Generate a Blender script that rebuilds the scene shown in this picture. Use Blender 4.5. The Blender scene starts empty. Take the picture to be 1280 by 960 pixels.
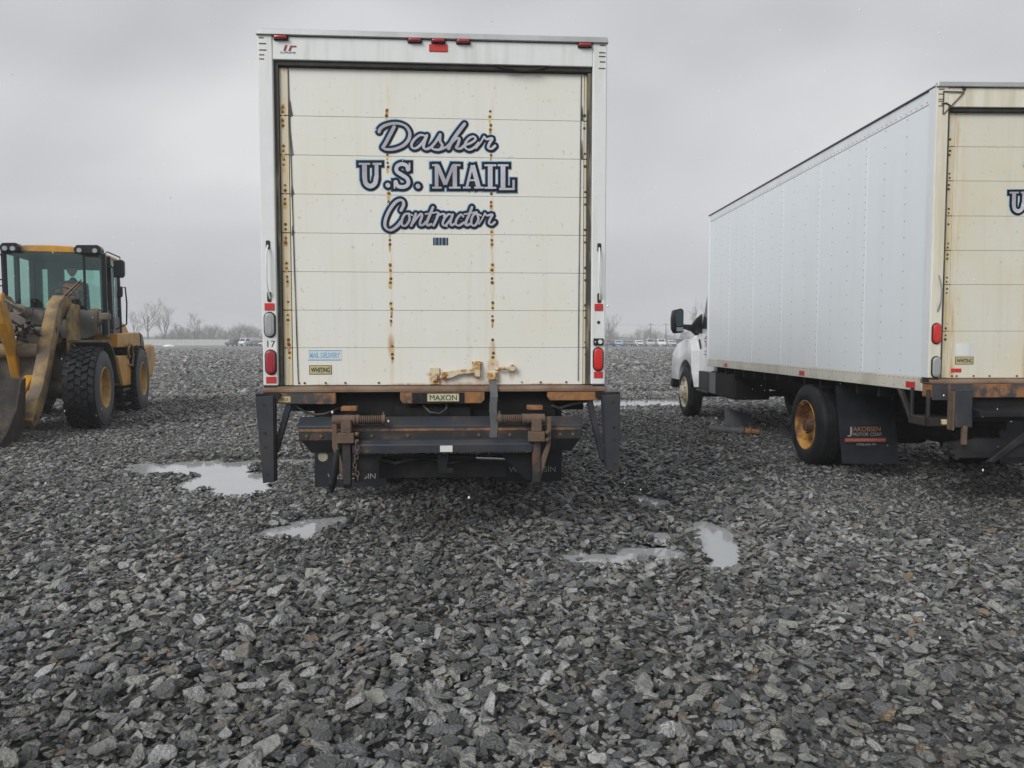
import bpy, bmesh, math, random
import numpy as np
from mathutils import Vector, Matrix, noise as mnoise
R = math.radians
rng = np.random.default_rng(7)
random.seed(7)
scene = bpy.context.scene
COL = scene.collection

# ------------------------------------------------------------------ camera
cam_d = bpy.data.cameras.new('camera')
cam = bpy.data.objects.new('camera', cam_d)
COL.objects.link(cam)
cam_d.sensor_width = 36.0
cam_d.lens = 27.0
cam_d.clip_start = 0.05
cam_d.clip_end = 4000
cam.location = (0, 0, 1.5)
cam.rotation_euler = (R(90 - 3.279), 0, 0)
scene.camera = cam

# ------------------------------------------------------------------ sky, sun, exposure
SUN_EL, SUN_AZ = 34.0, 218.0        # compass style azimuth, 0 = +Y, 90 = +X : behind the camera, a little left
world = bpy.data.worlds.new('World')
scene.world = world
world.use_nodes = True
wn = world.node_tree
wn.nodes.clear()


def node(nt, typ, ins=None, **props):
    n = nt.nodes.new(typ)
    for k, v in props.items():
        setattr(n, k, v)
    for k, v in (ins or {}).items():
        s = n.inputs[k]
        if isinstance(v, bpy.types.NodeSocket):
            nt.links.new(v, s)
        elif isinstance(v, bpy.types.Node):
            nt.links.new(v.outputs[0], s)
        else:
            s.default_value = v
    return n


def ramp(nt, fac, stops, interp='LINEAR'):
    n = nt.nodes.new('ShaderNodeValToRGB')
    cr = n.color_ramp
    cr.interpolation = interp
    while len(cr.elements) < len(stops):
        cr.elements.new(0.5)
    for e, (p, c) in zip(cr.elements, stops):
        e.position = p
        if not hasattr(c, '__len__'):
            c = (c, c, c)
        e.color = (*c[:3], 1)
    nt.links.new(fac.outputs[0] if isinstance(fac, bpy.types.Node) else fac, n.inputs[0])
    return n


def mix(nt, fac, a, b, mode='MIX'):
    n = nt.nodes.new('ShaderNodeMix')
    n.data_type = 'RGBA'
    n.blend_type = mode
    for idx, v in ((0, fac), (6, a), (7, b)):
        s = n.inputs[idx]
        if isinstance(v, bpy.types.Node):
            v = v.outputs[2] if v.bl_idname == 'ShaderNodeMix' else v.outputs[0]
        if isinstance(v, bpy.types.NodeSocket):
            nt.links.new(v, s)
        elif idx and len(v) == 3:
            s.default_value = (*v, 1)
        else:
            s.default_value = v
    return n.outputs[2]


def math_n(nt, op, a, b=0.0, clamp=False):
    n = nt.nodes.new('ShaderNodeMath')
    n.operation = op
    n.use_clamp = clamp
    for i, v in ((0, a), (1, b)):
        if isinstance(v, bpy.types.Node):
            v = v.outputs[0]
        if isinstance(v, bpy.types.NodeSocket):
            nt.links.new(v, n.inputs[i])
        else:
            n.inputs[i].default_value = v
    return n.outputs[0]


sky = node(wn, 'ShaderNodeTexSky', sky_type='NISHITA', sun_disc=False, sun_elevation=R(SUN_EL), sun_rotation=R(SUN_AZ),
           air_density=1.0, dust_density=4.0, ozone_density=1.0)
bw = node(wn, 'ShaderNodeRGBToBW', {0: sky})
tcw = node(wn, 'ShaderNodeTexCoord')
mapw = node(wn, 'ShaderNodeMapping', {0: tcw.outputs['Generated'], 'Scale': (1.0, 1.0, 2.2)})
cl1 = node(wn, 'ShaderNodeTexNoise', {'Vector': mapw, 'Scale': 1.9, 'Detail': 3.0, 'Roughness': 0.45, 'Distortion': 0.2})
cl2 = ramp(wn, cl1, [(0.28, (2.6, 2.68, 2.86)), (0.5, (3.75, 3.82, 3.98)), (0.70, (4.85, 4.89, 5.0))])      # pale grey cloud deck, slightly uneven
skymix = mix(wn, 0.1, cl2, bw)
bg = node(wn, 'ShaderNodeBackground', {'Color': skymix, 'Strength': 0.1})
node(wn, 'ShaderNodeOutputWorld', {'Surface': bg})

sun_d = bpy.data.lights.new('sun', 'SUN')
sun = bpy.data.objects.new('sun', sun_d)
COL.objects.link(sun)
sun_d.energy = 1.5
sun_d.angle = R(30)
sun_d.color = (1.0, 0.985, 0.96)
sd = Vector((math.sin(R(SUN_AZ)) * math.cos(R(SUN_EL)), math.cos(R(SUN_AZ)) * math.cos(R(SUN_EL)), math.sin(R(SUN_EL))))
sun.rotation_euler = (-sd).to_track_quat('-Z', 'Y').to_euler()
sun.location = sd * 30

vs = scene.view_settings
vs.view_transform = 'Standard'
vs.look = 'None'
vs.exposure = 0.70
vs.gamma = 1.0
vs.use_curve_mapping = False
cy = scene.cycles
cy.use_denoising = True
cy.max_bounces = 8
cy.diffuse_bounces = 3
cy.glossy_bounces = 3
cy.transparent_max_bounces = 12
cy.volume_bounces = 1
cy.caustics_reflective = False
cy.caustics_refractive = False


# ------------------------------------------------------------------ materials
def base_mat(name):
    m = bpy.data.materials.new(name)
    m.use_nodes = True
    return m, m.node_tree, m.node_tree.nodes['Principled BSDF']


def paint(name, col, rough=0.45, metal=0.0, dirt=None, amount=0.5, scale=3.0, streak=False, lo=0.45, hi=0.75, bump=0.0, bscale=40.0,
          rust=None, rlo=0.55, rhi=0.7, rscale=6.0, var=0.06, spec=0.5, coat=0.0):
    """Procedural surface: base colour with fine variation, grime (streaked downwards if asked), rust patches and fine relief."""
    m, nt, b = base_mat(name)
    tc = node(nt, 'ShaderNodeTexCoord').outputs['Object']
    fine = node(nt, 'ShaderNodeTexNoise', {'Vector': tc, 'Scale': scale * 5, 'Detail': 5.0})
    c = mix(nt, fine.outputs[0], tuple(max(0, x * (1 - var)) for x in col), tuple(min(1, x * (1 + var)) for x in col))
    r = rough
    if dirt:
        vec = tc
        if streak:
            vec = node(nt, 'ShaderNodeMapping', {0: tc, 'Scale': (6.0, 6.0, 0.5)})
        dn = node(nt, 'ShaderNodeTexNoise', {'Vector': vec, 'Scale': scale, 'Detail': 7.0, 'Roughness': 0.62})
        f = ramp(nt, dn, [(lo, 0.0), (hi, amount)])
        c = mix(nt, f, c, dirt)
    if rust:
        rn = node(nt, 'ShaderNodeTexNoise', {'Vector': tc, 'Scale': rscale, 'Detail': 8.0, 'Roughness': 0.65})
        rf = ramp(nt, rn, [(rlo, 0.0), (rhi, 1.0)])
        rc = mix(nt, fine.outputs[0], tuple(x * 0.55 for x in rust), tuple(min(1, x * 1.4) for x in rust))
        c = mix(nt, rf, c, rc)
        rr = nt.nodes.new('ShaderNodeMapRange')
        nt.links.new(rf.outputs[0], rr.inputs[0])
        rr.inputs[3].default_value = rough
        rr.inputs[4].default_value = 0.85
        r = rr.outputs[0]
    nt.links.new(c, b.inputs['Base Color'])
    if isinstance(r, bpy.types.NodeSocket):
        nt.links.new(r, b.inputs['Roughness'])
    else:
        b.inputs['Roughness'].default_value = r
    b.inputs['Metallic'].default_value = metal
    b.inputs['Specular IOR Level'].default_value = spec
    b.inputs['Coat Weight'].default_value = coat
    if bump:
        bn = node(nt, 'ShaderNodeTexNoise', {'Vector': tc, 'Scale': bscale, 'Detail': 4.0})
        bp = node(nt, 'ShaderNodeBump', {'Strength': bump, 'Distance': 0.01, 'Height': bn.outputs[0]})
        nt.links.new(bp.outputs[0], b.inputs['Normal'])
    return m


def door_paint(name, base, yellow, cols, amt=1.0, spots=()):
    """Old cream roll-up door: yellowed patches, faint grime runs, rust bleeding round the two bolt columns. Coordinates are the truck's own metres."""
    m, nt, b = base_mat(name)
    tc = node(nt, 'ShaderNodeTexCoord').outputs['Object']
    sep = node(nt, 'ShaderNodeSeparateXYZ', {0: tc})
    n1 = node(nt, 'ShaderNodeTexNoise', {'Vector': tc, 'Scale': 1.6, 'Detail': 5.0})
    c = mix(nt, ramp(nt, n1, [(0.38, 0.0), (0.68, 0.75 * amt)]), base, yellow)
    st = node(nt, 'ShaderNodeMapping', {0: tc, 'Scale': (9.0, 9.0, 0.45)})
    n2 = node(nt, 'ShaderNodeTexNoise', {'Vector': st, 'Scale': 1.6, 'Detail': 6.0, 'Roughness': 0.6})
    c = mix(nt, ramp(nt, n2, [(0.55, 0.0), (0.85, 0.3 * amt)]), c, (0.36, 0.33, 0.24))
    n3 = node(nt, 'ShaderNodeTexNoise', {'Vector': tc, 'Scale': 34.0, 'Detail': 3.0})
    c = mix(nt, ramp(nt, n3, [(0.66, 0.0), (0.74, 0.35)]), c, (0.3, 0.27, 0.2))
    st2 = node(nt, 'ShaderNodeMapping', {0: tc, 'Scale': (30.0, 30.0, 2.6)})
    n4 = node(nt, 'ShaderNodeTexNoise', {'Vector': st2, 'Scale': 1.0, 'Detail': 5.0, 'Roughness': 0.65})
    for xc, w, k in cols:
        d = math_n(nt, 'DIVIDE', math_n(nt, 'ABSOLUTE', math_n(nt, 'SUBTRACT', sep.outputs[0], xc)), w)
        g = math_n(nt, 'SUBTRACT', 1.0, d, clamp=True)
        wide = math_n(nt, 'MULTIPLY', g, ramp(nt, n4, [(0.42, 0.0), (0.66, k)]))
        c = mix(nt, wide, c, (0.62, 0.42, 0.13))
        core = math_n(nt, 'MULTIPLY', math_n(nt, 'POWER', g, 4.0), ramp(nt, n4, [(0.5, 0.0), (0.7, k)]))
        c = mix(nt, core, c, (0.30, 0.11, 0.025))
    for sx, sz_, rx, rz_ in spots:
        dx = math_n(nt, 'POWER', math_n(nt, 'DIVIDE', math_n(nt, 'SUBTRACT', sep.outputs[0], sx), rx), 2.0)
        dz = math_n(nt, 'POWER', math_n(nt, 'DIVIDE', math_n(nt, 'SUBTRACT', sep.outputs[2], sz_), rz_), 2.0)
        g = math_n(nt, 'SUBTRACT', 1.0, math_n(nt, 'ADD', dx, dz), clamp=True)
        c = mix(nt, math_n(nt, 'MULTIPLY', g, ramp(nt, n4, [(0.3, 0.2), (0.65, 1.0)])), c, (0.40, 0.17, 0.04))
    nt.links.new(c, b.inputs['Base Color'])
    b.inputs['Roughness'].default_value = 0.42
    bp = node(nt, 'ShaderNodeBump', {'Strength': 0.12, 'Distance': 0.01, 'Height': n1.outputs[0]})
    nt.links.new(bp.outputs[0], b.inputs['Normal'])
    return m


def glass_mat(name, tint, refl=0.12, rough=0.03, weight=0.75):
    m, nt, b = base_mat(name)
    nt.nodes.remove(b)
    tr = node(nt, 'ShaderNodeBsdfTransparent', {0: (*tint, 1)})
    gl = node(nt, 'ShaderNodeBsdfGlossy', {'Color': (0.55, 0.74, 0.72, 1), 'Roughness': rough})
    fr = node(nt, 'ShaderNodeFresnel', {'IOR': 1.5})
    f = math_n(nt, 'ADD', math_n(nt, 'MULTIPLY', fr, weight), refl, clamp=True)
    ms = node(nt, 'ShaderNodeMixShader', {0: f, 1: tr, 2: gl})
    nt.links.new(ms.outputs[0], nt.nodes['Material Output'].inputs[0])
    return m


M = {}
M['door_a'] = door_paint('door_cream_paint', (0.70, 0.70, 0.655), (0.69, 0.67, 0.56), [(-0.33, 0.03, 0.5), (0.405, 0.03, 0.5), (1.1, 0.04, 0.3)], 0.8,
                         [(0.05, 1.205, 0.05, 0.05), (0.29, 1.235, 0.035, 0.06), (0.41, 1.31, 0.05, 0.07), (0.55, 1.255, 0.025, 0.06), (-0.015, 1.22, 0.05, 0.08), (-0.33, 1.46, 0.03, 0.1), (0.405, 1.42, 0.03, 0.1),
                          (-0.75, 1.172, 0.22, 0.014), (-0.2, 1.172, 0.2, 0.018), (0.25, 1.172, 0.2, 0.03), (0.8, 1.172, 0.2, 0.014), (0.0, 1.25, 0.09, 0.02)])
M['door_b'] = door_paint('door_yellowed_paint', (0.63, 0.62, 0.54), (0.62, 0.57, 0.42), [(-0.36, 0.10, 0.4), (0.40, 0.09, 0.4), (-1.0, 0.10, 0.5)], 1.0)
M['track'] = door_paint('door_track_paint', (0.61, 0.58, 0.46), (0.56, 0.47, 0.28), [(-1.06, 0.03, 0.6), (1.115, 0.05, 0.3)], 1.1)
M['frame'] = paint('frame_white_paint', (0.68, 0.70, 0.69), 0.4, dirt=(0.34, 0.33, 0.28), amount=0.5, scale=1.6, streak=True, lo=0.5, hi=0.8)
M['frame_b'] = paint('frame_cream_paint', (0.68, 0.66, 0.56), 0.42, dirt=(0.42, 0.34, 0.18), amount=0.7, scale=1.5, streak=True, lo=0.42, hi=0.75)
M['side'] = paint('side_white_paint', (0.72, 0.76, 0.79), 0.32, dirt=(0.50, 0.51, 0.50), amount=0.22, scale=0.9, streak=True, lo=0.5, hi=0.85, var=0.02, bump=0.5, bscale=1.6)
M['corner'] = paint('corner_cap_white', (0.70, 0.72, 0.74), 0.35, dirt=(0.4, 0.4, 0.38), amount=0.3, scale=1.2, streak=True)
M['rail'] = paint('bottom_rail_cream', (0.58, 0.56, 0.49), 0.45, dirt=(0.3, 0.27, 0.2), amount=0.6, scale=3)
M['alu'] = paint('roof_edge_aluminium', (0.50, 0.51, 0.51), 0.45, metal=0.6, dirt=(0.25, 0.25, 0.24), amount=0.6, scale=2.5)
M['gasket'] = paint('black_rubber_seal', (0.010, 0.010, 0.010), 0.7, dirt=(0.09, 0.08, 0.06), amount=0.4, scale=5)
M['grime'] = paint('oily_door_track', (0.045, 0.043, 0.036), 0.6, dirt=(0.32, 0.28, 0.18), amount=0.85, scale=5, streak=True, lo=0.5, hi=0.66)
M['steel'] = paint('worn_black_steel', (0.010, 0.011, 0.014), 0.45, spec=0.25, dirt=(0.06, 0.055, 0.05), amount=0.6, scale=4, rust=(0.12, 0.06, 0.03), rlo=0.68, rhi=0.8, rscale=7, bump=0.15)
M['steelblue'] = paint('scuffed_blue_black_steel', (0.03, 0.037, 0.048), 0.36, metal=0.15, spec=0.4, dirt=(0.09, 0.07, 0.06), amount=0.7, scale=3, rust=(0.16, 0.08, 0.04), rlo=0.66, rhi=0.78, rscale=6, bump=0.1)
M['steelrust'] = paint('half_rusted_steel', (0.045, 0.043, 0.045), 0.55, dirt=(0.13, 0.1, 0.08), amount=0.6, scale=5, rust=(0.27, 0.125, 0.048), rlo=0.42, rhi=0.54, rscale=5, bump=0.25)
M['rust'] = paint('orange_brown_rust', (0.30, 0.14, 0.055), 0.85, dirt=(0.12, 0.055, 0.03), amount=0.85, scale=8, lo=0.42, hi=0.65, rust=(0.07, 0.05, 0.045), rlo=0.62, rhi=0.72, rscale=5, bump=0.3)
M['rustlight'] = paint('dusty_brown_rust', (0.125, 0.083, 0.058), 0.85, dirt=(0.05, 0.035, 0.027), amount=0.8, scale=12, bump=0.35)
M['sillrust'] = paint('rusty_sill', (0.21, 0.145, 0.10), 0.75, dirt=(0.12, 0.065, 0.04), amount=0.8, scale=5, lo=0.4, hi=0.65, bump=0.2)
M['brownsteel'] = paint('brown_black_steel', (0.018, 0.0165, 0.016), 0.5, dirt=(0.07, 0.055, 0.045), amount=0.6, scale=5, rust=(0.12, 0.055, 0.03), rlo=0.55, rhi=0.7, rscale=5, bump=0.2)
M['under'] = paint('underbody_black', (0.007, 0.0075, 0.0085), 0.7, spec=0.25, dirt=(0.03, 0.029, 0.028), amount=0.5, scale=4)
M['rubber'] = paint('tyre_rubber', (0.008, 0.009, 0.011), 0.65, spec=0.22, dirt=(0.045, 0.045, 0.047), amount=0.6, scale=5, bump=0.2)
M['sidewall'] = paint('dusty_tyre_rubber', (0.05, 0.053, 0.06), 0.65, dirt=(0.13, 0.125, 0.115), amount=0.6, scale=4, bump=0.15)
M['flap'] = paint('mud_flap_rubber', (0.012, 0.014, 0.018), 0.45, spec=0.3, dirt=(0.035, 0.038, 0.044), amount=0.7, scale=4)
M['rimrust'] = paint('rusted_orange_rim', (0.56, 0.29, 0.06), 0.6, dirt=(0.12, 0.045, 0.018), amount=1.0, scale=4, lo=0.4, hi=0.55, bump=0.2)  # rust and dirt; dirt tone darkened to imitate shade deep in the dish
M['rimpale'] = paint('pale_steel_rim', (0.52, 0.48, 0.36), 0.5, dirt=(0.2, 0.15, 0.09), amount=0.8, scale=6)
M['white'] = paint('cab_white_paint', (0.74, 0.76, 0.78), 0.22, dirt=(0.4, 0.4, 0.39), amount=0.4, scale=2.5, coat=0.4, var=0.02)
M['blackplastic'] = paint('black_plastic', (0.008, 0.009, 0.011), 0.35, var=0.2, spec=0.35)
M['red'] = paint('red_lamp_plastic', (0.30, 0.012, 0.022), 0.22, var=0.15, spec=0.6, coat=0.5)
M['redbright'] = paint('bright_red_lamp_plastic', (0.55, 0.016, 0.012), 0.2, var=0.15, coat=0.5)
M['redtape'] = paint('red_reflector', (0.52, 0.025, 0.022), 0.35, dirt=(0.25, 0.05, 0.04), amount=0.5, scale=14)
M['clear'] = paint('clear_lamp_plastic', (0.30, 0.32, 0.31), 0.15, var=0.15, coat=0.6)
M['bolt'] = paint('dark_bolt', (0.06, 0.04, 0.025), 0.6, rust=(0.2, 0.09, 0.03), rlo=0.5, rhi=0.6, rscale=30)
M['rivet'] = paint('rivet_grey', (0.22, 0.235, 0.25), 0.5)
M['stain'] = paint('bleeding_rust', (0.62, 0.46, 0.20), 0.6, dirt=(0.36, 0.16, 0.045), amount=1.0, scale=16, lo=0.45, hi=0.62)
M['tan'] = paint('cream_latch_paint', (0.58, 0.51, 0.35), 0.5, rust=(0.36, 0.16, 0.04), rlo=0.46, rhi=0.56, rscale=14)
M['strap'] = paint('grey_webbing', (0.10, 0.102, 0.105), 0.85, dirt=(0.05, 0.05, 0.05), amount=0.6, scale=12)
M['gold'] = paint('gold_label', (0.50, 0.44, 0.24), 0.5, dirt=(0.2, 0.15, 0.06), amount=0.6, scale=20)
M['palelabel'] = paint('pale_label', (0.52, 0.50, 0.34), 0.5, dirt=(0.25, 0.22, 0.13), amount=0.6, scale=16)
M['ink'] = paint('black_ink', (0.006, 0.006, 0.008), 0.5, spec=0.25)
M['brownink'] = paint('brown_ink', (0.06, 0.04, 0.015), 0.5)
M['navy'] = paint('navy_outline', (0.008, 0.04, 0.10), 0.45, spec=0.3)
M['halo'] = paint('light_blue_edge', (0.36, 0.54, 0.66), 0.45)
M['silver'] = paint('lilac_grey_letter', (0.50, 0.51, 0.57), 0.4, dirt=(0.28, 0.28, 0.33), amount=0.9, scale=1.6, lo=0.4, hi=0.6)
M['bluefade'] = paint('faded_blue_print', (0.22, 0.42, 0.60), 0.5)
M['paleblue'] = paint('pale_sticker', (0.60, 0.64, 0.64), 0.5)
M['flapwhite'] = paint('faded_flap_print', (0.34, 0.34, 0.33), 0.7, dirt=(0.12, 0.12, 0.12), amount=0.8, scale=30)
M['whiteink'] = paint('white_print', (0.62, 0.62, 0.60), 0.6)
M['redink'] = paint('red_print', (0.26, 0.05, 0.03), 0.6)
M['orangeink'] = paint('orange_print', (0.36, 0.17, 0.10), 0.6)
M['loader'] = paint('loader_yellow_paint', (0.56, 0.27, 0.02), 0.45, dirt=(0.20, 0.155, 0.09), amount=0.8, scale=2.2, lo=0.46, hi=0.66, bump=0.08)
M['loadermud'] = paint('muddy_loader_yellow', (0.37, 0.245, 0.09), 0.75, dirt=(0.13, 0.10, 0.072), amount=0.95, scale=2.6, lo=0.36, hi=0.56, bump=0.25)
M['mud'] = paint('dried_mud', (0.19, 0.165, 0.135), 0.9, dirt=(0.10, 0.085, 0.07), amount=0.8, scale=6, bump=0.4)
M['mudsteel'] = paint('muddy_worn_steel', (0.085, 0.075, 0.06), 0.6, dirt=(0.03, 0.028, 0.026), amount=0.8, scale=4, rust=(0.17, 0.11, 0.06), rlo=0.6, rhi=0.7, bump=0.3)
M['bucketsteel'] = paint('muddy_bucket_steel', (0.028, 0.025, 0.022), 0.6, spec=0.25, dirt=(0.095, 0.075, 0.055), amount=0.7, scale=5, lo=0.52, hi=0.7, rust=(0.12, 0.07, 0.04), rlo=0.52, rhi=0.68, rscale=6, bump=0.3)
M['rimyellow'] = paint('muddy_yellow_rim', (0.50, 0.31, 0.09), 0.6, dirt=(0.22, 0.15, 0.08), amount=0.9, scale=5)
M['cabblack'] = paint('cab_black_paint', (0.006, 0.008, 0.012), 0.35, spec=0.3, dirt=(0.03, 0.033, 0.037), amount=0.4, scale=3)
M['cabgrey'] = paint('cab_grey_panel', (0.16, 0.16, 0.16), 0.6, dirt=(0.27, 0.24, 0.2), amount=0.7, scale=3)
M['hose'] = paint('hydraulic_hose', (0.035, 0.035, 0.037), 0.5, dirt=(0.15, 0.13, 0.1), amount=0.8, scale=8)
M['chrome'] = paint('polished_rod', (0.55, 0.56, 0.58), 0.25, metal=0.9)
M['glass'] = glass_mat('green_tinted_glass', (0.68, 0.86, 0.81), 0.08, weight=0.7)
M['darkglass'] = paint('dark_car_glass', (0.02, 0.03, 0.035), 0.08, spec=0.7)
M['mirrorglass'] = paint('dark_mirror_glass', (0.05, 0.075, 0.08), 0.12, metal=0.2)
M['skin'] = paint('skin', (0.42, 0.23, 0.16), 0.55)
M['denim'] = paint('dark_work_clothes', (0.03, 0.035, 0.05), 0.85)
M['hivis'] = paint('orange_vest_cloth', (0.9, 0.16, 0.03), 0.8)
M['hair'] = paint('dark_cap_cloth', (0.02, 0.018, 0.016), 0.8)
M['bark'] = paint('bare_bark', (0.10, 0.085, 0.078), 0.9, var=0.25)
M['fence'] = paint('white_fence_panel', (0.52, 0.55, 0.54), 0.6)
M['snow'] = paint('snow', (0.82, 0.84, 0.86), 0.7)
M['pipe'] = paint('grey_exhaust_pipe', (0.10, 0.10, 0.105), 0.6, dirt=(0.06, 0.05, 0.045), amount=0.8, scale=5)
M['plate'] = paint('slate_grey_plate', (0.13, 0.135, 0.145), 0.6, dirt=(0.11, 0.11, 0.11), amount=0.6, scale=4)
M['pole'] = paint('weathered_pole', (0.14, 0.115, 0.1), 0.9)


# ------------------------------------------------------------------ mesh helpers
class MB:
    """Collects simple solids; build() links them as ONE mesh object."""

    def __init__(s):
        s.v, s.f, s.m = [], [], []
        s.mi = 0

    def add(s, vs_, fs):
        o = len(s.v)
        s.v += [tuple(p) for p in vs_]
        s.f += [tuple(i + o for i in f) for f in fs]
        s.m += [s.mi] * len(fs)
        return s

    def box(s, x0, x1, y0, y1, z0, z1):
        x0, x1 = min(x0, x1), max(x0, x1)
        y0, y1 = min(y0, y1), max(y0, y1)
        z0, z1 = min(z0, z1), max(z0, z1)
        return s.add([(x0, y0, z0), (x1, y0, z0), (x1, y1, z0), (x0, y1, z0), (x0, y0, z1), (x1, y0, z1), (x1, y1, z1), (x0, y1, z1)],
                     [(0, 3, 2, 1), (4, 5, 6, 7), (0, 1, 5, 4), (1, 2, 6, 5), (2, 3, 7, 6), (3, 0, 4, 7)])

    def prism(s, poly, a0, a1, axis='x', poly2=None):
        """poly: the two other coordinates in xyz order."""
        n = len(poly)
        poly2 = poly2 or poly
        put = {'x': lambda p, a: (a, p[0], p[1]), 'y': lambda p, a: (p[0], a, p[1]), 'z': lambda p, a: (p[0], p[1], a)}[axis]
        area = sum(poly[i][0] * poly[(i + 1) % n][1] - poly[(i + 1) % n][0] * poly[i][1] for i in range(n))
        vs_ = [put(p, a0) for p in poly] + [put(p, a1) for p in poly2]
        fs = [tuple(range(n - 1, -1, -1)), tuple(range(n, 2 * n))] + [(i, (i + 1) % n, n + (i + 1) % n, n + i) for i in range(n)]
        flip = (area < 0) ^ (a1 < a0) ^ (axis == 'y')
        if flip:
            fs = [tuple(reversed(f)) for f in fs]
        return s.add(vs_, fs)

    def cyl(s, p0, p1, r0, r1=None, n=12, caps=True):
        r1 = r0 if r1 is None else r1
        p0, p1 = Vector(p0), Vector(p1)
        q = (p1 - p0).to_track_quat('Z', 'Y')
        ring = [Vector((math.cos(2 * math.pi * i / n), math.sin(2 * math.pi * i / n), 0)) for i in range(n)]
        vs_ = [p0 + q @ (c * r0) for c in ring] + [p1 + q @ (c * r1) for c in ring]
        fs = [(i, (i + 1) % n, n + (i + 1) % n, n + i) for i in range(n)]
        if caps:
            fs += [tuple(range(n - 1, -1, -1)), tuple(range(n, 2 * n))]
        return s.add(vs_, fs)

    def tube(s, pts, r, n=8, r1=None):
        pts = [Vector(p) for p in pts]
        k = len(pts)
        vs_, fs = [], []
        up = None
        for i, p in enumerate(pts):
            d = (pts[min(i + 1, k - 1)] - pts[max(i - 1, 0)]).normalized()
            if up is None:
                up = d.orthogonal().normalized()
            up = (up - d * up.dot(d)).normalized()
            sd_ = d.cross(up)
            rr = r if r1 is None else r + (r1 - r) * i / (k - 1)
            vs_ += [p + (up * math.cos(2 * math.pi * j / n) + sd_ * math.sin(2 * math.pi * j / n)) * rr for j in range(n)]
        for i in range(k - 1):
            fs += [(i * n + j, i * n + (j + 1) % n, (i + 1) * n + (j + 1) % n, (i + 1) * n + j) for j in range(n)]
        fs += [tuple(range(n - 1, -1, -1)), tuple(range((k - 1) * n, k * n))]
        return s.add(vs_, fs)

    def lathe(s, prof, c=(0, 0, 0), n=32, closed=False):
        """prof: (radius, x) pairs round the X axis through c."""
        k = len(prof)
        vs_ = []
        for r, a in prof:
            vs_ += [(c[0] + a, c[1] + r * math.cos(2 * math.pi * j / n), c[2] + r * math.sin(2 * math.pi * j / n)) for j in range(n)]
        fs = []
        for i in range(k if closed else k - 1):
            i2 = (i + 1) % k
            fs += [(i * n + j, i * n + (j + 1) % n, i2 * n + (j + 1) % n, i2 * n + j) for j in range(n)]
        return s.add(vs_, fs)

    def build(s, name, mat, parent=None, bevel=0.0, smooth=0.0, seg=1, recalc=False):
        me = bpy.data.meshes.new(name)
        me.from_pydata(s.v, [], s.f)
        mats = mat if isinstance(mat, (list, tuple)) else [mat]
        for k in mats:
            me.materials.append(M[k] if isinstance(k, str) else k)
        if len(mats) > 1:
            me.polygons.foreach_set('material_index', s.m)
        if bevel or recalc:
            bm = bmesh.new()
            bm.from_mesh(me)
            if recalc:
                bmesh.ops.recalc_face_normals(bm, faces=bm.faces)
            if bevel:
                ed = [e for e in bm.edges if len(e.link_faces) == 2 and e.calc_face_angle(0) > R(25)]
                bmesh.ops.bevel(bm, geom=ed, offset=bevel, segments=seg, affect='EDGES', profile=0.5, clamp_overlap=True)
            bm.to_mesh(me)
            bm.free()
        if smooth:
            me.polygons.foreach_set('use_smooth', [True] * len(me.polygons))
            me.set_sharp_from_angle(angle=R(smooth))
        me.update()
        return link(name, me, parent)


def link(name, data, parent=None):
    o = bpy.data.objects.new(name, data)
    COL.objects.link(o)
    if parent is not None:
        o.parent = parent
    return o


def empty(name, parent=None, loc=(0, 0, 0), rz=0.0):
    o = link(name, None, parent)
    o.empty_display_size = 0.2
    o.location = loc
    o.rotation_euler = (0, 0, rz)
    return o


def tag(o, label=None, cat=None, group=None, kind=None):
    for k, v in (('label', label), ('category', cat), ('group', group), ('kind', kind)):
        if v:
            o[k] = v
    return o


def copy_tree(o, parent=None):
    c = o.copy()
    COL.objects.link(c)
    c.parent = parent
    for ch in list(o.children):
        copy_tree(ch, c)
    return c


def stadium(cx, cz, w, h, n=8):
    """Upright oval outline (x, z)."""
    r = w / 2
    d = h / 2 - r
    pts = [(cx + r * math.cos(math.pi * i / n), cz + d + r * math.sin(math.pi * i / n)) for i in range(n + 1)]
    pts += [(cx + r * math.cos(math.pi + math.pi * i / n), cz - d + r * math.sin(math.pi + math.pi * i / n)) for i in range(n + 1)]
    return pts


def arc(cy_, cz, r, a0, a1, n=10):
    return [(cy_ + r * math.cos(R(a0 + (a1 - a0) * i / n)), cz + r * math.sin(R(a0 + (a1 - a0) * i / n))) for i in range(n + 1)]


def text_part(text, x0, x1, z0, z1, y, mat, parent, name='lettering', shear=0.0, facing='-y', bold=0.0):
    """Raised flat lettering fitted into a rectangle on a face that looks towards -Y (or -X: then x0..x1 run along -Y of that face)."""
    cu = bpy.data.curves.new('t', 'FONT')
    cu.body = text
    cu.extrude = 0.0
    cu.shear = shear
    cu.offset = bold
    ob = bpy.data.objects.new('t', cu)
    COL.objects.link(ob)
    dg = bpy.context.evaluated_depsgraph_get()
    me = bpy.data.meshes.new_from_object(ob.evaluated_get(dg))
    bpy.data.objects.remove(ob)
    bpy.data.curves.remove(cu)
    n = len(me.vertices)
    co = np.empty(n * 3)
    me.vertices.foreach_get('co', co)
    co = co.reshape(n, 3)
    lo, hi = co.min(0), co.max(0)
    u = (co[:, 0] - lo[0]) / (hi[0] - lo[0])
    w = (co[:, 1] - lo[1]) / (hi[1] - lo[1])
    out = np.empty_like(co)
    if facing == '-y':
        out[:, 0] = x0 + (x1 - x0) * u
        out[:, 1] = y
    else:
        out[:, 1] = x0 + (x1 - x0) * u
        out[:, 0] = y
    out[:, 2] = z0 + (z1 - z0) * w
    me.vertices.foreach_set('co', out.ravel())
    me.materials.clear()
    me.materials.append(M[mat])
    me.name = name
    me.update()
    return link(name, me, parent)


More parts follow.
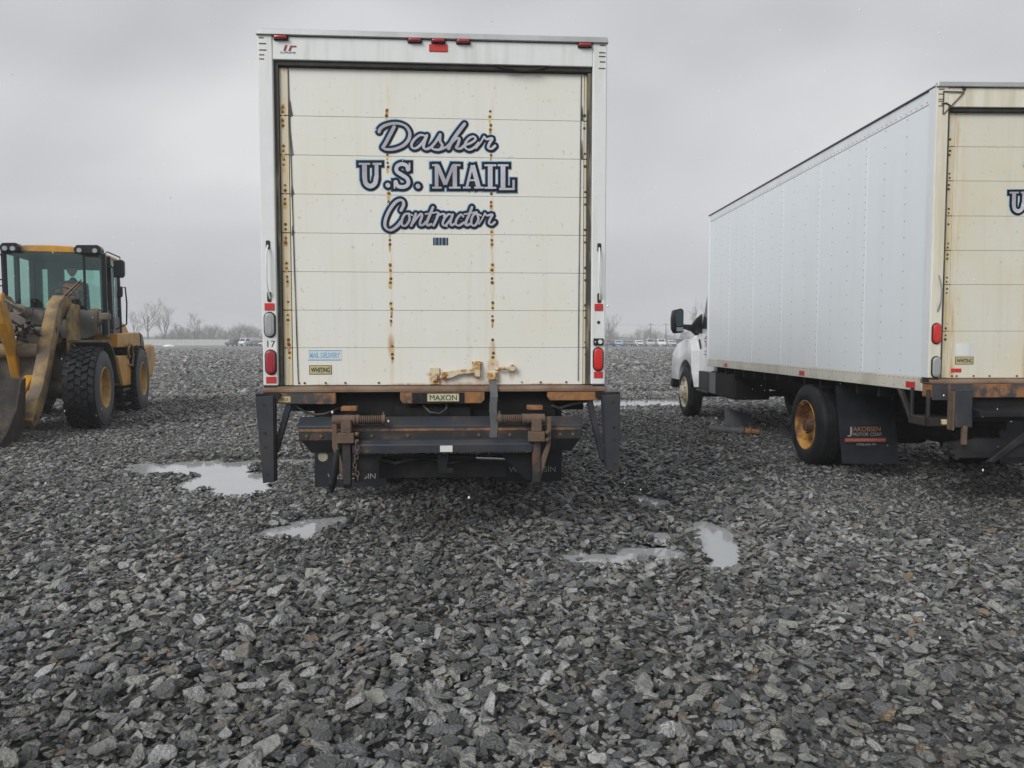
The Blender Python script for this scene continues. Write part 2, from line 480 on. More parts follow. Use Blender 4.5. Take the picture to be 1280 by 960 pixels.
def spline(pts, k=7):
    """Catmull-Rom through 2-D points."""
    p = [np.array(q, float) for q in pts]
    p = [2 * p[0] - p[1]] + p + [2 * p[-1] - p[-2]]
    out = []
    for i in range(1, len(p) - 2):
        for t in np.linspace(0, 1, k, endpoint=False):
            a, b, c, d = p[i - 1:i + 3]
            out.append(0.5 * ((2 * b) + (c - a) * t + (2 * a - 5 * b + 4 * c - d) * t * t + (3 * b - a - 3 * c + d) * t ** 3))
    out.append(p[-2])
    return out


def stroke_mesh(mb, pts, w, y, grow=0.0, square=False, brush=False):
    """Flat stroke of width w (metres) along 2-D points (x, z) in the plane y; every face a hair in front of the one before."""
    half = w / 2 + grow
    pts = [np.array(p) for p in pts]
    eps = 8e-6
    if square:
        d0 = (pts[1] - pts[0]) / np.linalg.norm(pts[1] - pts[0])
        d1 = (pts[-1] - pts[-2]) / np.linalg.norm(pts[-1] - pts[-2])
        pts[0] = pts[0] - d0 * grow
        pts[-1] = pts[-1] + d1 * grow
    k = len(pts)
    L_, R_ = [], []
    for i in range(k):
        d = pts[min(i + 1, k - 1)] - pts[max(i - 1, 0)]
        d = d / (np.linalg.norm(d) + 1e-9)
        hh = half
        if brush:
            hh = w / 2 * (0.72 + 0.42 * abs(d[0] * 0.45 + d[1] * 0.9)) + grow
        nn = np.array((-d[1], d[0])) * hh
        L_.append(pts[i] + nn)
        R_.append(pts[i] - nn)
    vs_, fs = [], []
    for i in range(k):
        yy = y - eps * (i + 1)
        vs_ += [(L_[i][0], yy, L_[i][1]), (R_[i][0], yy, R_[i][1])]
    for i in range(k - 1):
        fs.append((2 * i, 2 * i + 1, 2 * i + 3, 2 * i + 2))
    mb.add(vs_, fs)
    if not square:
        for p, e, i in ((pts[0], 0, 1), (pts[-1], -1, k - 2)):
            r = np.linalg.norm(L_[e] - R_[e]) / 2
            yy = y - eps * (k + 2 if e else 0.5)
            mb.add([(p[0] + r * math.cos(2 * math.pi * j / 12), yy, p[1] + r * math.sin(2 * math.pi * j / 12)) for j in range(12)], [tuple(range(12))])


# ------------------------------------------------------------------ ground
PUD = [  # puddles: list of (x, y, rx, ry, rot) blobs
    [(-3.75, 9.1, 0.7, 0.5, 0), (-3.1, 8.3, 0.42, 0.55, 20), (-2.8, 7.8, 0.28, 0.3, 0), (-3.1, 9.45, 0.6, 0.25, 5)],
    [(-1.72, 6.1, 0.24, 0.3, 0), (-1.5, 6.35, 0.15, 0.18, 0)],
    [(1.33, 7.16, 0.17, 0.34, 10)],
    [(1.53, 5.76, 0.13, 0.6, -6)],
    [(0.68, 5.24, 0.24, 0.17, 0), (0.98, 5.36, 0.22, 0.2, 10), (1.12, 5.86, 0.17, 0.17, 0)],
    [(-1.0, 18.3, 4.6, 0.6, 0), (2.9, 18.6, 1.5, 0.85, 2), (2.6, 17.1, 0.5, 0.3, 0)],
    [(3.6, 21.8, 1.1, 0.45, 0), (5.0, 22.6, 1.6, 0.4, 0)],
]
WATER_Z = -0.030


def vnoise(x, y, s, seed=0.0):
    """Cheap smooth 2-D noise on arrays: a few rotated sines, roughly -1..1."""
    out = np.zeros_like(x)
    r = np.random.default_rng(int(seed) + 11)
    for i in range(7):
        a, ph, k = r.uniform(0, 6.28), r.uniform(0, 6.28), s * r.uniform(0.6, 1.7)
        out += np.sin((x * math.cos(a) + y * math.sin(a)) * k + ph + 1.3 * np.sin((x * math.sin(a) - y * math.cos(a)) * k * 0.7 + ph * 2))
    return out / 4.0


def puddle_field(x, y, only=None):
    m = np.full_like(x, 9.0)
    for blobs in (PUD if only is None else [only]):
        for bx_, by, rx, ry, a in blobs:
            ca, sa = math.cos(R(a)), math.sin(R(a))
            u = ((x - bx_) * ca + (y - by) * sa) / rx
            w = (-(x - bx_) * sa + (y - by) * ca) / ry
            m = np.minimum(m, np.sqrt(u * u + w * w))
    return m


def height(x, y):
    d = np.sqrt(x * x + y * y)
    fade = np.clip((60 - d) / 40, 0, 1)
    h = (0.016 * vnoise(x, y, 1.1, 1) + 0.012 * vnoise(x, y, 3.4, 2) + 0.012) * fade
    rut = np.exp(-((x - 0.1 - 0.06 * np.sin(y)) / 0.5) ** 2) * np.clip((y - 4.6) / 1.2, 0, 1) * np.clip((9.5 - y) / 3, 0, 1)
    h = h + 0.035 * rut
    p = puddle_field(x, y) + 0.26 * vnoise(x, y, 5.0, 3) + 0.26 * vnoise(x, y, 15.0, 4)
    t = np.clip((1.45 - p) / 0.6, 0, 1)
    t = t * t * (3 - 2 * t)
    return h * (1 - t) + t * (-0.125 - 0.03 * np.clip((y - 12) / 4, 0, 1))


def graded(lo, hi, c0, c1, fine):
    a = list(np.arange(c0, c1 + 1e-6, fine))
    s, v = fine, c1
    while v < hi:
        s *= 1.35
        v = min(v + s, hi)
        a.append(v)
    s, v = fine, c0
    pre = []
    while v > lo:
        s *= 1.35
        v = max(v - s, lo)
        pre.append(v)
    return np.array(pre[::-1] + a)


def bed(x, y):
    d = np.sqrt(x * x + y * y)
    return height(x, y) - 0.04 * np.clip((75 - d) / 35, 0, 1)


gx, gy = graded(-560, 560, -13, 13, 0.1), graded(-60, 700, 1.0, 26, 0.1)
GX, GY = np.meshgrid(gx, gy)
GZ = bed(GX, GY)
nx, ny = len(gx), len(gy)
co = np.stack([GX.ravel(), GY.ravel(), GZ.ravel()], 1)
ii = np.arange(nx * ny).reshape(ny, nx)
quads = np.stack([ii[:-1, :-1].ravel(), ii[:-1, 1:].ravel(), ii[1:, 1:].ravel(), ii[1:, :-1].ravel()], 1)
gme = bpy.data.meshes.new('ground')
gme.from_pydata(co.tolist(), [], quads.tolist())
gme.polygons.foreach_set('use_smooth', [True] * len(gme.polygons))

STONE_STOPS = [(0.0, (0.096, 0.101, 0.104)), (0.16, (0.31, 0.311, 0.298)), (0.34, (0.15, 0.15, 0.157)), (0.5, (0.43, 0.427, 0.394)), (0.66, (0.217, 0.225, 0.241)), (0.78, (0.55, 0.55, 0.55)), (0.88, (0.274, 0.253, 0.213)), (0.945, (0.55, 0.55, 0.55)), (0.975, (0.317, 0.23, 0.15)), (0.99, (0.55, 0.55, 0.55))]

gm, nt, b = base_mat('gravel_bed')
tc = node(nt, 'ShaderNodeTexCoord').outputs['Object']
vo = node(nt, 'ShaderNodeTexVoronoi', {'Vector': tc, 'Scale': 17.0, 'Randomness': 1.0})
vcol = node(nt, 'ShaderNodeSeparateColor', {0: vo.outputs['Color']})
cst = ramp(nt, vcol.outputs[0], STONE_STOPS, 'CONSTANT')
fn = node(nt, 'ShaderNodeTexNoise', {'Vector': tc, 'Scale': 60.0, 'Detail': 6.0, 'Roughness': 0.7})
c = mix(nt, ramp(nt, fn, [(0.3, 0.0), (0.7, 0.6)]), cst, (0.05, 0.05, 0.05))
big = node(nt, 'ShaderNodeTexNoise', {'Vector': tc, 'Scale': 0.35, 'Detail': 5.0})
c = mix(nt, ramp(nt, big, [(0.4, 0.0), (0.65, 0.35)]), c, (0.13, 0.129, 0.127))
fm = node(nt, 'ShaderNodeMapping', {0: tc, 'Scale': (0.55, 0.075, 1.0)})
fv = node(nt, 'ShaderNodeTexNoise', {'Vector': fm, 'Scale': 1.0, 'Detail': 9.0, 'Roughness': 0.75})
c = mix(nt, 1.0, c, ramp(nt, fv, [(0.32, (0.55, 0.55, 0.54)), (0.5, (1.0, 1.0, 1.0)), (0.68, (1.5, 1.5, 1.5))]), 'MULTIPLY')
nt.links.new(c, b.inputs['Base Color'])
b.inputs['Roughness'].default_value = 0.6
v2 = node(nt, 'ShaderNodeTexVoronoi', {'Vector': tc, 'Scale': 17.0}, feature='F1')
h1 = math_n(nt, 'ADD', math_n(nt, 'MULTIPLY', v2.outputs[0], -1.0), math_n(nt, 'MULTIPLY', vcol.outputs[1], 0.7))
h1 = math_n(nt, 'ADD', h1, math_n(nt, 'MULTIPLY', fn.outputs[0], 0.25))
bp = node(nt, 'ShaderNodeBump', {'Strength': 1.0, 'Distance': 0.07, 'Height': h1})
nt.links.new(bp.outputs[0], b.inputs['Normal'])
M['gravel_bed'] = gm
gme.materials.append(gm)
ground = tag(link('ground', gme), kind='structure')

# wet crushed stone
sm, nt, b = base_mat('crushed_stone')
oi = node(nt, 'ShaderNodeObjectInfo')
cst = ramp(nt, oi.outputs['Random'], STONE_STOPS, 'CONSTANT')
tc = node(nt, 'ShaderNodeTexCoord').outputs['Object']
rv = node(nt, 'ShaderNodeVectorMath', {0: tc, 1: oi.outputs['Location']}, operation='ADD')
n1 = node(nt, 'ShaderNodeTexNoise', {'Vector': rv, 'Scale': 2.2, 'Detail': 6.0, 'Roughness': 0.65})
c = mix(nt, ramp(nt, n1, [(0.3, 0.0), (0.72, 0.7)]), cst, (0.07, 0.07, 0.068))
n2 = node(nt, 'ShaderNodeTexNoise', {'Vector': rv, 'Scale': 7.0, 'Detail': 5.0})
c = mix(nt, ramp(nt, n2, [(0.6, 0.0), (0.75, 0.4)]), c, (0.36, 0.36, 0.345))
pn_ = node(nt, 'ShaderNodeTexNoise', {'Vector': oi.outputs['Location'], 'Scale': 0.55, 'Detail': 4.0, 'Roughness': 0.6})
c = mix(nt, 1.0, c, ramp(nt, pn_, [(0.34, (0.68, 0.67, 0.64)), (0.5, (0.95, 0.95, 0.95)), (0.68, (1.22, 1.22, 1.2))]), 'MULTIPLY')   # damp and drier patches of the lot
nt.links.new(c, b.inputs['Base Color'])
rr = ramp(nt, n1, [(0.35, 0.2), (0.65, 0.46)])
nt.links.new(rr.outputs[0], b.inputs['Roughness'])
bp = node(nt, 'ShaderNodeBump', {'Strength': 0.6, 'Distance': 0.15, 'Height': n2.outputs[0]})
nt.links.new(bp.outputs[0], b.inputs['Normal'])
M['stone'] = sm


def stone_mesh(i):
    r = np.random.default_rng(100 + i)
    bm = bmesh.new()
    n = int(r.integers(11, 17))
    dims = np.array([1.0, r.uniform(0.55, 0.85), r.uniform(0.2, 0.5)])
    for k in range(n):
        d = r.normal(size=3)
        d /= np.abs(d).max() ** 0.55 * np.linalg.norm(d) ** 0.45
        bm.verts.new(d * dims * 0.5 * r.uniform(0.82, 1.05))
    res = bmesh.ops.convex_hull(bm, input=bm.verts)
    bmesh.ops.delete(bm, geom=[g for g in res['geom_interior'] if isinstance(g, bmesh.types.BMVert)], context='VERTS')
    bmesh.ops.dissolve_limit(bm, angle_limit=R(14), verts=bm.verts, edges=bm.edges)
    bmesh.ops.bevel(bm, geom=list(bm.edges), offset=0.025, segments=1, affect='EDGES', clamp_overlap=True)
    bmesh.ops.triangulate(bm, faces=bm.faces)
    me = bpy.data.meshes.new('stone')
    bm.to_mesh(me)
    bm.free()
    me.materials.append(sm)
    return me


NST = 26
stone_me = [stone_mesh(i) for i in range(NST)]
stone_coll = bpy.data.collections.new('stone_shapes')
for i, me in enumerate(stone_me):
    stone_coll.objects.link(bpy.data.objects.new('stone_shape', me))


def scatter(y0, y1, sp, smin, smax, sig, lift=0.0, tilt=0.35):
    """Jittered points over the wedge of lot the camera side looks over."""
    ys = np.arange(y0, y1, sp)
    P = []
    for y in ys:
        hw = 0.76 * y + 2.2
        xs = np.arange(-hw, hw, sp)
        P.append(np.stack([xs, np.full_like(xs, y)], 1))
    P = np.concatenate(P)
    P += rng.uniform(-0.62, 0.62, P.shape) * sp
    s = np.clip(np.exp(rng.normal(math.log(math.sqrt(smin * smax)), sig, len(P))), smin * 0.6, smax * 1.3)
    s = s * np.clip(0.98 + 0.26 * vnoise(P[:, 0], P[:, 1], 0.9, 6), 0.62, 1.3)
    z = height(P[:, 0], P[:, 1]) + s * rng.uniform(-0.34, 0.34, len(P)) + lift
    wet = (height(P[:, 0], P[:, 1]) < -0.07) & (rng.random(len(P)) < 0.25)
    P, s, z = P[~wet], s[~wet], z[~wet]
    rot = np.stack([rng.normal(0, tilt, len(P)), rng.normal(0, tilt, len(P)), rng.uniform(0, 6.283, len(P))], 1)
    return np.concatenate([P, z[:, None]], 1), rot, s


parts = [scatter(1.7, 7.0, 0.029, 0.022, 0.064, 0.45, 0.0, 0.34), scatter(1.7, 7.0, 0.066, 0.042, 0.092, 0.4, 0.006, 0.42),
         scatter(7.0, 13.0, 0.038, 0.034, 0.074, 0.36, 0.0, 0.34), scatter(13.0, 21.0, 0.058, 0.05, 0.10, 0.33), scatter(21.0, 34.0, 0.095, 0.075, 0.14, 0.3),
         scatter(34.0, 72.0, 0.21, 0.13, 0.26, 0.35), scatter(60.0, 140.0, 0.43, 0.18, 0.34, 0.35)]
far = parts[-1]
keep_ = rng.random(len(far[2])) < np.clip((140 - far[0][:, 1]) / 60, 0, 1)      # loose lumps thin out with distance
parts[-1] = tuple(q[keep_] for q in far)
mid = parts[-2]
keep_ = rng.random(len(mid[2])) < np.clip((74 - mid[0][:, 1]) / 24, 0, 1)
parts[-2] = tuple(q[keep_] for q in mid)
pos = np.concatenate([p[0] for p in parts])
rot = np.concatenate([p[1] for p in parts])
scl = np.concatenate([p[2] for p in parts])
idx = rng.integers(0, NST, len(pos))
pme = bpy.data.meshes.new('gravel')
pme.vertices.add(len(pos))
pme.vertices.foreach_set('co', pos.ravel())
a = pme.attributes.new('rot', 'FLOAT_VECTOR', 'POINT')
a.data.foreach_set('vector', rot.ravel())
a = pme.attributes.new('scl', 'FLOAT', 'POINT')
a.data.foreach_set('value', scl)
a = pme.attributes.new('idx', 'INT', 'POINT')
a.data.foreach_set('value', idx.astype(np.int32))
pme.materials.append(sm)
gravel = tag(link('gravel', pme), 'loose grey crushed stone covering the whole lot', 'gravel', kind='stuff')
ng = bpy.data.node_groups.new('gravel_scatter', 'GeometryNodeTree')
ng.interface.new_socket('Geometry', in_out='INPUT', socket_type='NodeSocketGeometry')
ng.interface.new_socket('Geometry', in_out='OUTPUT', socket_type='NodeSocketGeometry')
gi, go = ng.nodes.new('NodeGroupInput'), ng.nodes.new('NodeGroupOutput')
ci = ng.nodes.new('GeometryNodeCollectionInfo')
ci.inputs['Collection'].default_value = stone_coll
ci.inputs['Separate Children'].default_value = True
ci.inputs['Reset Children'].default_value = True
iop = ng.nodes.new('GeometryNodeInstanceOnPoints')
iop.inputs['Pick Instance'].default_value = True


def attr_node(nm, typ):
    n = ng.nodes.new('GeometryNodeInputNamedAttribute')
    n.data_type = typ
    n.inputs['Name'].default_value = nm
    return n.outputs['Attribute']


e2r = ng.nodes.new('FunctionNodeEulerToRotation')
ng.links.new(attr_node('rot', 'FLOAT_VECTOR'), e2r.inputs[0])
ng.links.new(gi.outputs[0], iop.inputs['Points'])
ng.links.new(ci.outputs[0], iop.inputs['Instance'])
ng.links.new(attr_node('idx', 'INT'), iop.inputs['Instance Index'])
ng.links.new(e2r.outputs[0], iop.inputs['Rotation'])
ng.links.new(attr_node('scl', 'FLOAT'), iop.inputs['Scale'])
ng.links.new(iop.outputs[0], go.inputs[0])
gravel.modifiers.new('scatter', 'NODES').node_group = ng

# the largest stones of the foreground, one by one, as pieces of the ground
k = 0
cells = []
for y in np.arange(2.45, 5.2, 0.2):
    for x in np.arange(-0.7 * y - 0.2, 0.7 * y + 0.2, 0.26):
        cells.append((x, y))
random.shuffle(cells)
for x, y in cells[:295]:
    x += random.uniform(-0.11, 0.11)
    y += random.uniform(-0.09, 0.09)
    s = random.uniform(0.065, 0.108) * (1.1 if y < 3.4 else 1.0)
    o = link('stone', stone_me[random.randrange(NST)], ground)
    o.location = (x, y, float(height(np.array([x]), np.array([y]))[0]) + s * 0.2 + 0.008)
    o.rotation_euler = (random.gauss(0, 0.25), random.gauss(0, 0.25), random.uniform(0, 6.28))
    o.scale = (s, s, s)

# puddle water
wm, nt, b = base_mat('murky_sky_pale_water')
tc = node(nt, 'ShaderNodeTexCoord').outputs['Object']
n1 = node(nt, 'ShaderNodeTexNoise', {'Vector': tc, 'Scale': 1.4, 'Detail': 3.0})
c = mix(nt, n1.outputs[0], (0.30, 0.31, 0.32), (0.42, 0.43, 0.44))  # murky tone, paled to stand in for the bright sky reflection
nt.links.new(c, b.inputs['Base Color'])
b.inputs['Roughness'].default_value = 0.04
b.inputs['IOR'].default_value = 1.6
n2 = node(nt, 'ShaderNodeTexNoise', {'Vector': tc, 'Scale': 22.0, 'Detail': 2.0})
bp = node(nt, 'ShaderNodeBump', {'Strength': 0.12, 'Distance': 0.01, 'Height': n2.outputs[0]})
nt.links.new(bp.outputs[0], b.inputs['Normal'])
M['water'] = wm
for blobs in PUD:
    xs0 = min(q[0] - max(q[2], q[3] * 0.5) * 1.7 - 0.15 for q in blobs)
    xs1 = max(q[0] + max(q[2], q[3] * 0.5) * 1.7 + 0.15 for q in blobs)
    ys0 = min(q[1] - max(q[3], q[2] * 0.2) * 1.7 - 0.15 for q in blobs)
    ys1 = max(q[1] + max(q[3], q[2] * 0.2) * 1.7 + 0.15 for q in blobs)
    st = max((xs1 - xs0) / 90, 0.03)
    ax, ay = np.arange(xs0, xs1 + st, st), np.arange(ys0, ys1 + st, st)
    WX, WY = np.meshgrid(ax, ay)
    keep = (height(WX, WY) < WATER_Z + 0.02) & (puddle_field(WX, WY, blobs) <= puddle_field(WX, WY) + 1e-6)
    mb = MB()
    vid = {}
    for j in range(len(ay) - 1):
        for i in range(len(ax) - 1):
            if keep[j:j + 2, i:i + 2].all():
                f = []
                for (jj, i2) in ((j, i), (j, i + 1), (j + 1, i + 1), (j + 1, i)):
                    if (jj, i2) not in vid:
                        vid[(jj, i2)] = len(mb.v)
                        mb.v.append((ax[i2], ay[jj], WATER_Z))
                    f.append(vid[(jj, i2)])
                mb.f.append(tuple(f))
                mb.m.append(0)
    tag(mb.build('puddle', 'water'), kind='structure')


# ------------------------------------------------------------------ wheels
def truck_tyre(name, parent, x0, c, r=0.49, w=0.26, sign=1):
    """Tyre round the X axis, outer face at x0, body towards sign."""
    h = w
    prof = [(0.28, 0.02), (0.30, 0.0), (0.36, -0.008), (0.42, -0.002), (r - 0.035, 0.018), (r - 0.008, 0.035), (r, 0.055)]
    for g in (0.085, 0.13, 0.175):
        prof += [(r, g - 0.006), (r - 0.014, g - 0.004), (r - 0.014, g + 0.004), (r, g + 0.006)]
    prof += [(r, h - 0.055), (r - 0.008, h - 0.035), (r - 0.035, h - 0.018), (0.36, h + 0.008), (0.28, h - 0.02)]
    mb = MB()
    mb.lathe([(q, x0 + sign * a_) for q, a_ in prof], c, 48, closed=True)
    return mb.build(name, 'rubber' if sign else 'rubber', parent, smooth=40, recalc=True)


def rim(parent, x0, c, sign, style, mat):
    mb = MB()
    if style == 'dish':
        prof = [(0.305, 0.006), (0.29, -0.004), (0.278, 0.012), (0.262, 0.03), (0.255, 0.12), (0.235, 0.135), (0.15, 0.125), (0.135, 0.09), (0.115, 0.08), (0.0, 0.078)]
    else:
        prof = [(0.305, 0.006), (0.29, -0.004), (0.275, 0.014), (0.262, 0.05), (0.24, 0.055), (0.20, 0.02), (0.16, -0.02), (0.13, -0.025), (0.115, -0.06), (0.09, -0.075), (0.0, -0.078)]
    mb.lathe([(q, x0 + sign * a_) for q, a_ in prof], c, 36)
    o = mb.build('rim', mat, parent, smooth=35, recalc=True)
    return o


def wheel(root, x_out, y, z, sign, style, mat, nuts=True, label=None):
    e = empty('wheel', root)
    truck_tyre('tyre', e, x_out, (0, y, z), sign=sign)
    rim(e, x_out, (0, y, z), sign, style, mat)
    mb = MB()
    off = 0.115 if style == 'dish' else -0.015
    for i in range(10):
        a_ = 2 * math.pi * i / 10
        rr_ = 0.19 if style == 'dish' else 0.18
        p = (x_out + sign * off, y + rr_ * math.cos(a_), z + rr_ * math.sin(a_))
        mb.cyl(p, (p[0] - sign * 0.03, p[1], p[2]), 0.014, n=6)
    mb.build('lug_nuts', 'bolt' if style == 'dish' else mat, e, smooth=40)['kind'] = 'stuff'
    if style == 'dish':
        MB().cyl((x_out + sign * 0.09, y, z), (x_out + sign * 0.0, y, z), 0.085, 0.075, n=20).build('hub', 'bolt', e, smooth=40)
    return e


# ------------------------------------------------------------------ lettering of the mail trucks (2-D, metres on the door)
def Z(zx, zy):
    """Chart units of the hand-drawn lettering sheet -> door metres."""
    px, py = 430 + zx / 5.3333, 130 + zy / 5.3333
    return ((px - 543.7) * 0.00566, 1.5 + (425 - (py - 0.0147 * (px - 545))) * 0.0057)


U_ = 0.00566 / 5.3333
SCRIPT1 = [  # Dasher : (width, points)
    (27, [(330, 150), (303, 200), (276, 250), (254, 284)]),
    (26, [(230, 182), (236, 165), (262, 144), (310, 129), (362, 128), (408, 146), (433, 186), (427, 232), (390, 272), (332, 295), (276, 298), (252, 286)]),
    (21, [(546, 212), (505, 203), (464, 232), (445, 266), (455, 290), (486, 284), (524, 246), (548, 206)]),
    (23, [(548, 206), (532, 250), (526, 284), (545, 296), (580, 282)]),
    (21, [(574, 286), (606, 250), (638, 200)]),
    (24, [(638, 200), (636, 240), (652, 272), (634, 298), (598, 298), (580, 286)]),
    (19, [(648, 296), (690, 272), (760, 190), (802, 134)]),
    (26, [(802, 130), (764, 176), (720, 238), (694, 292)]),
    (23, [(702, 268), (740, 228), (766, 226), (758, 262), (746, 288), (772, 292), (800, 272)]),
    (20, [(800, 270), (846, 254), (876, 230), (864, 212), (834, 222), (808, 254), (806, 284), (832, 300), (868, 284), (896, 254)]),
    (13, [(880, 288), (910, 252), (934, 212)]),
    (22, [(934, 214), (950, 230), (990, 224), (970, 258), (962, 286), (984, 293), (1008, 274)]),
]
SCRIPT2 = [  # Contractor
    (25, [(372, 700), (390, 660), (376, 632), (338, 644), (296, 696), (266, 764), (266, 812), (300, 832), (344, 806), (374, 772)]),
    (19, [(424, 722), (396, 728), (376, 768), (380, 800), (404, 800), (428, 764), (426, 728), (448, 734)]),
    (20, [(440, 802), (456, 762), (470, 724)]),
    (20, [(450, 786), (482, 744), (508, 724), (512, 742), (500, 776), (500, 800), (522, 796), (538, 778)]),
    (22, [(586, 682), (566, 730), (546, 780), (550, 802), (574, 794)]),
    (15, [(536, 726), (616, 714)]),
    (20, [(590, 802), (612, 756), (624, 722)]),
    (18, [(612, 742), (640, 728), (664, 726), (662, 742)]),
    (19, [(718, 736), (692, 728), (662, 760), (652, 794), (670, 802), (704, 764), (720, 730)]),
    (19, [(720, 730), (706, 776), (710, 802), (736, 790)]),
    (20, [(792, 744), (776, 730), (750, 756), (740, 790), (760, 804), (796, 784)]),
    (22, [(850, 682), (832, 730), (810, 780), (812, 802), (838, 794)]),
    (15, [(798, 728), (884, 714)]),
    (19, [(888, 726), (862, 732), (846, 768), (850, 800), (872, 802), (894, 766), (890, 730), (912, 738)]),
    (12, [(898, 794), (920, 760), (938, 722)]),
    (19, [(938, 724), (954, 738), (990, 730), (974, 762), (966, 790), (986, 798), (1006, 782)]),
]
SLAB = [  # U.S. MAIL : (width, points, square)
    (40, [(130, 392), (130, 486)], 1), (38, [(130, 480), (138, 522), (168, 540), (198, 522), (208, 480)], 0), (32, [(210, 392), (210, 486)], 1),
    (17, [(92, 393), (168, 393)], 1), (17, [(184, 393), (244, 393)], 1),
    (38, [(284, 533), (286, 535)], 0),
    (31, [(420, 432), (412, 406), (380, 394), (348, 408), (344, 440), (376, 464), (414, 490), (422, 524), (394, 545), (352, 540), (338, 512)], 0),
    (13, [(431, 386), (431, 436)], 1), (13, [(329, 504), (329, 556)], 1),
    (38, [(486, 540), (488, 542)], 0),
    (30, [(612, 394), (612, 558)], 1), (36, [(735, 394), (735, 558)], 1), (34, [(618, 404), (672, 530)], 1), (26, [(672, 530), (724, 404)], 1),
    (16, [(582, 402), (624, 402)], 1), (16, [(722, 402), (774, 402)], 1), (16, [(582, 551), (646, 551)], 1), (16, [(696, 551), (774, 551)], 1),
    (22, [(852, 402), (814, 556)], 1), (38, [(856, 402), (898, 556)], 1), (15, [(828, 502), (888, 502)], 1), (16, [(790, 551), (842, 551)], 1), (16, [(866, 551), (930, 551)], 1),
    (40, [(975, 396), (975, 560)], 1), (16, [(936, 403), (1016, 403)], 1), (16, [(936, 553), (1016, 553)], 1),
    (40, [(1062, 396), (1062, 562)], 1), (16, [(1026, 403), (1100, 403)], 1), (18, [(1036, 561), (1142, 561)], 1), (20, [(1134, 500), (1134, 568)], 1),
]


def word(name, strokes, y, parent, kind, navy='navy'):
    mb = MB()
    sh = 0.8 if kind else 0.74
    for layer, grow, dx, dz in ((0, 26, -2, 5), (1, 21, 0, 0), (2, 15, 3, -3), (3, 0, 0, 0)):
        mb.mi = layer
        for k_, st_ in enumerate(strokes):
            w = st_[0]
            pts = [Z(p[0] + dx, p[1] + dz * 0.0 - dz * 0.3) for p in st_[1]]
            sq = bool(st_[2]) if len(st_) > 2 else False
            if not sq and len(pts) > 2:
                pts = spline(pts, 6)
            stroke_mesh(mb, pts, w * sh * U_, y - layer * 0.0016 - k_ * 1e-4 * 0.9, grow * U_ * (0.88 if kind else 0.82), square=sq, brush=not kind)
    return mb.build(name, ['halo', navy, 'ink', 'silver'], parent, recalc=False)


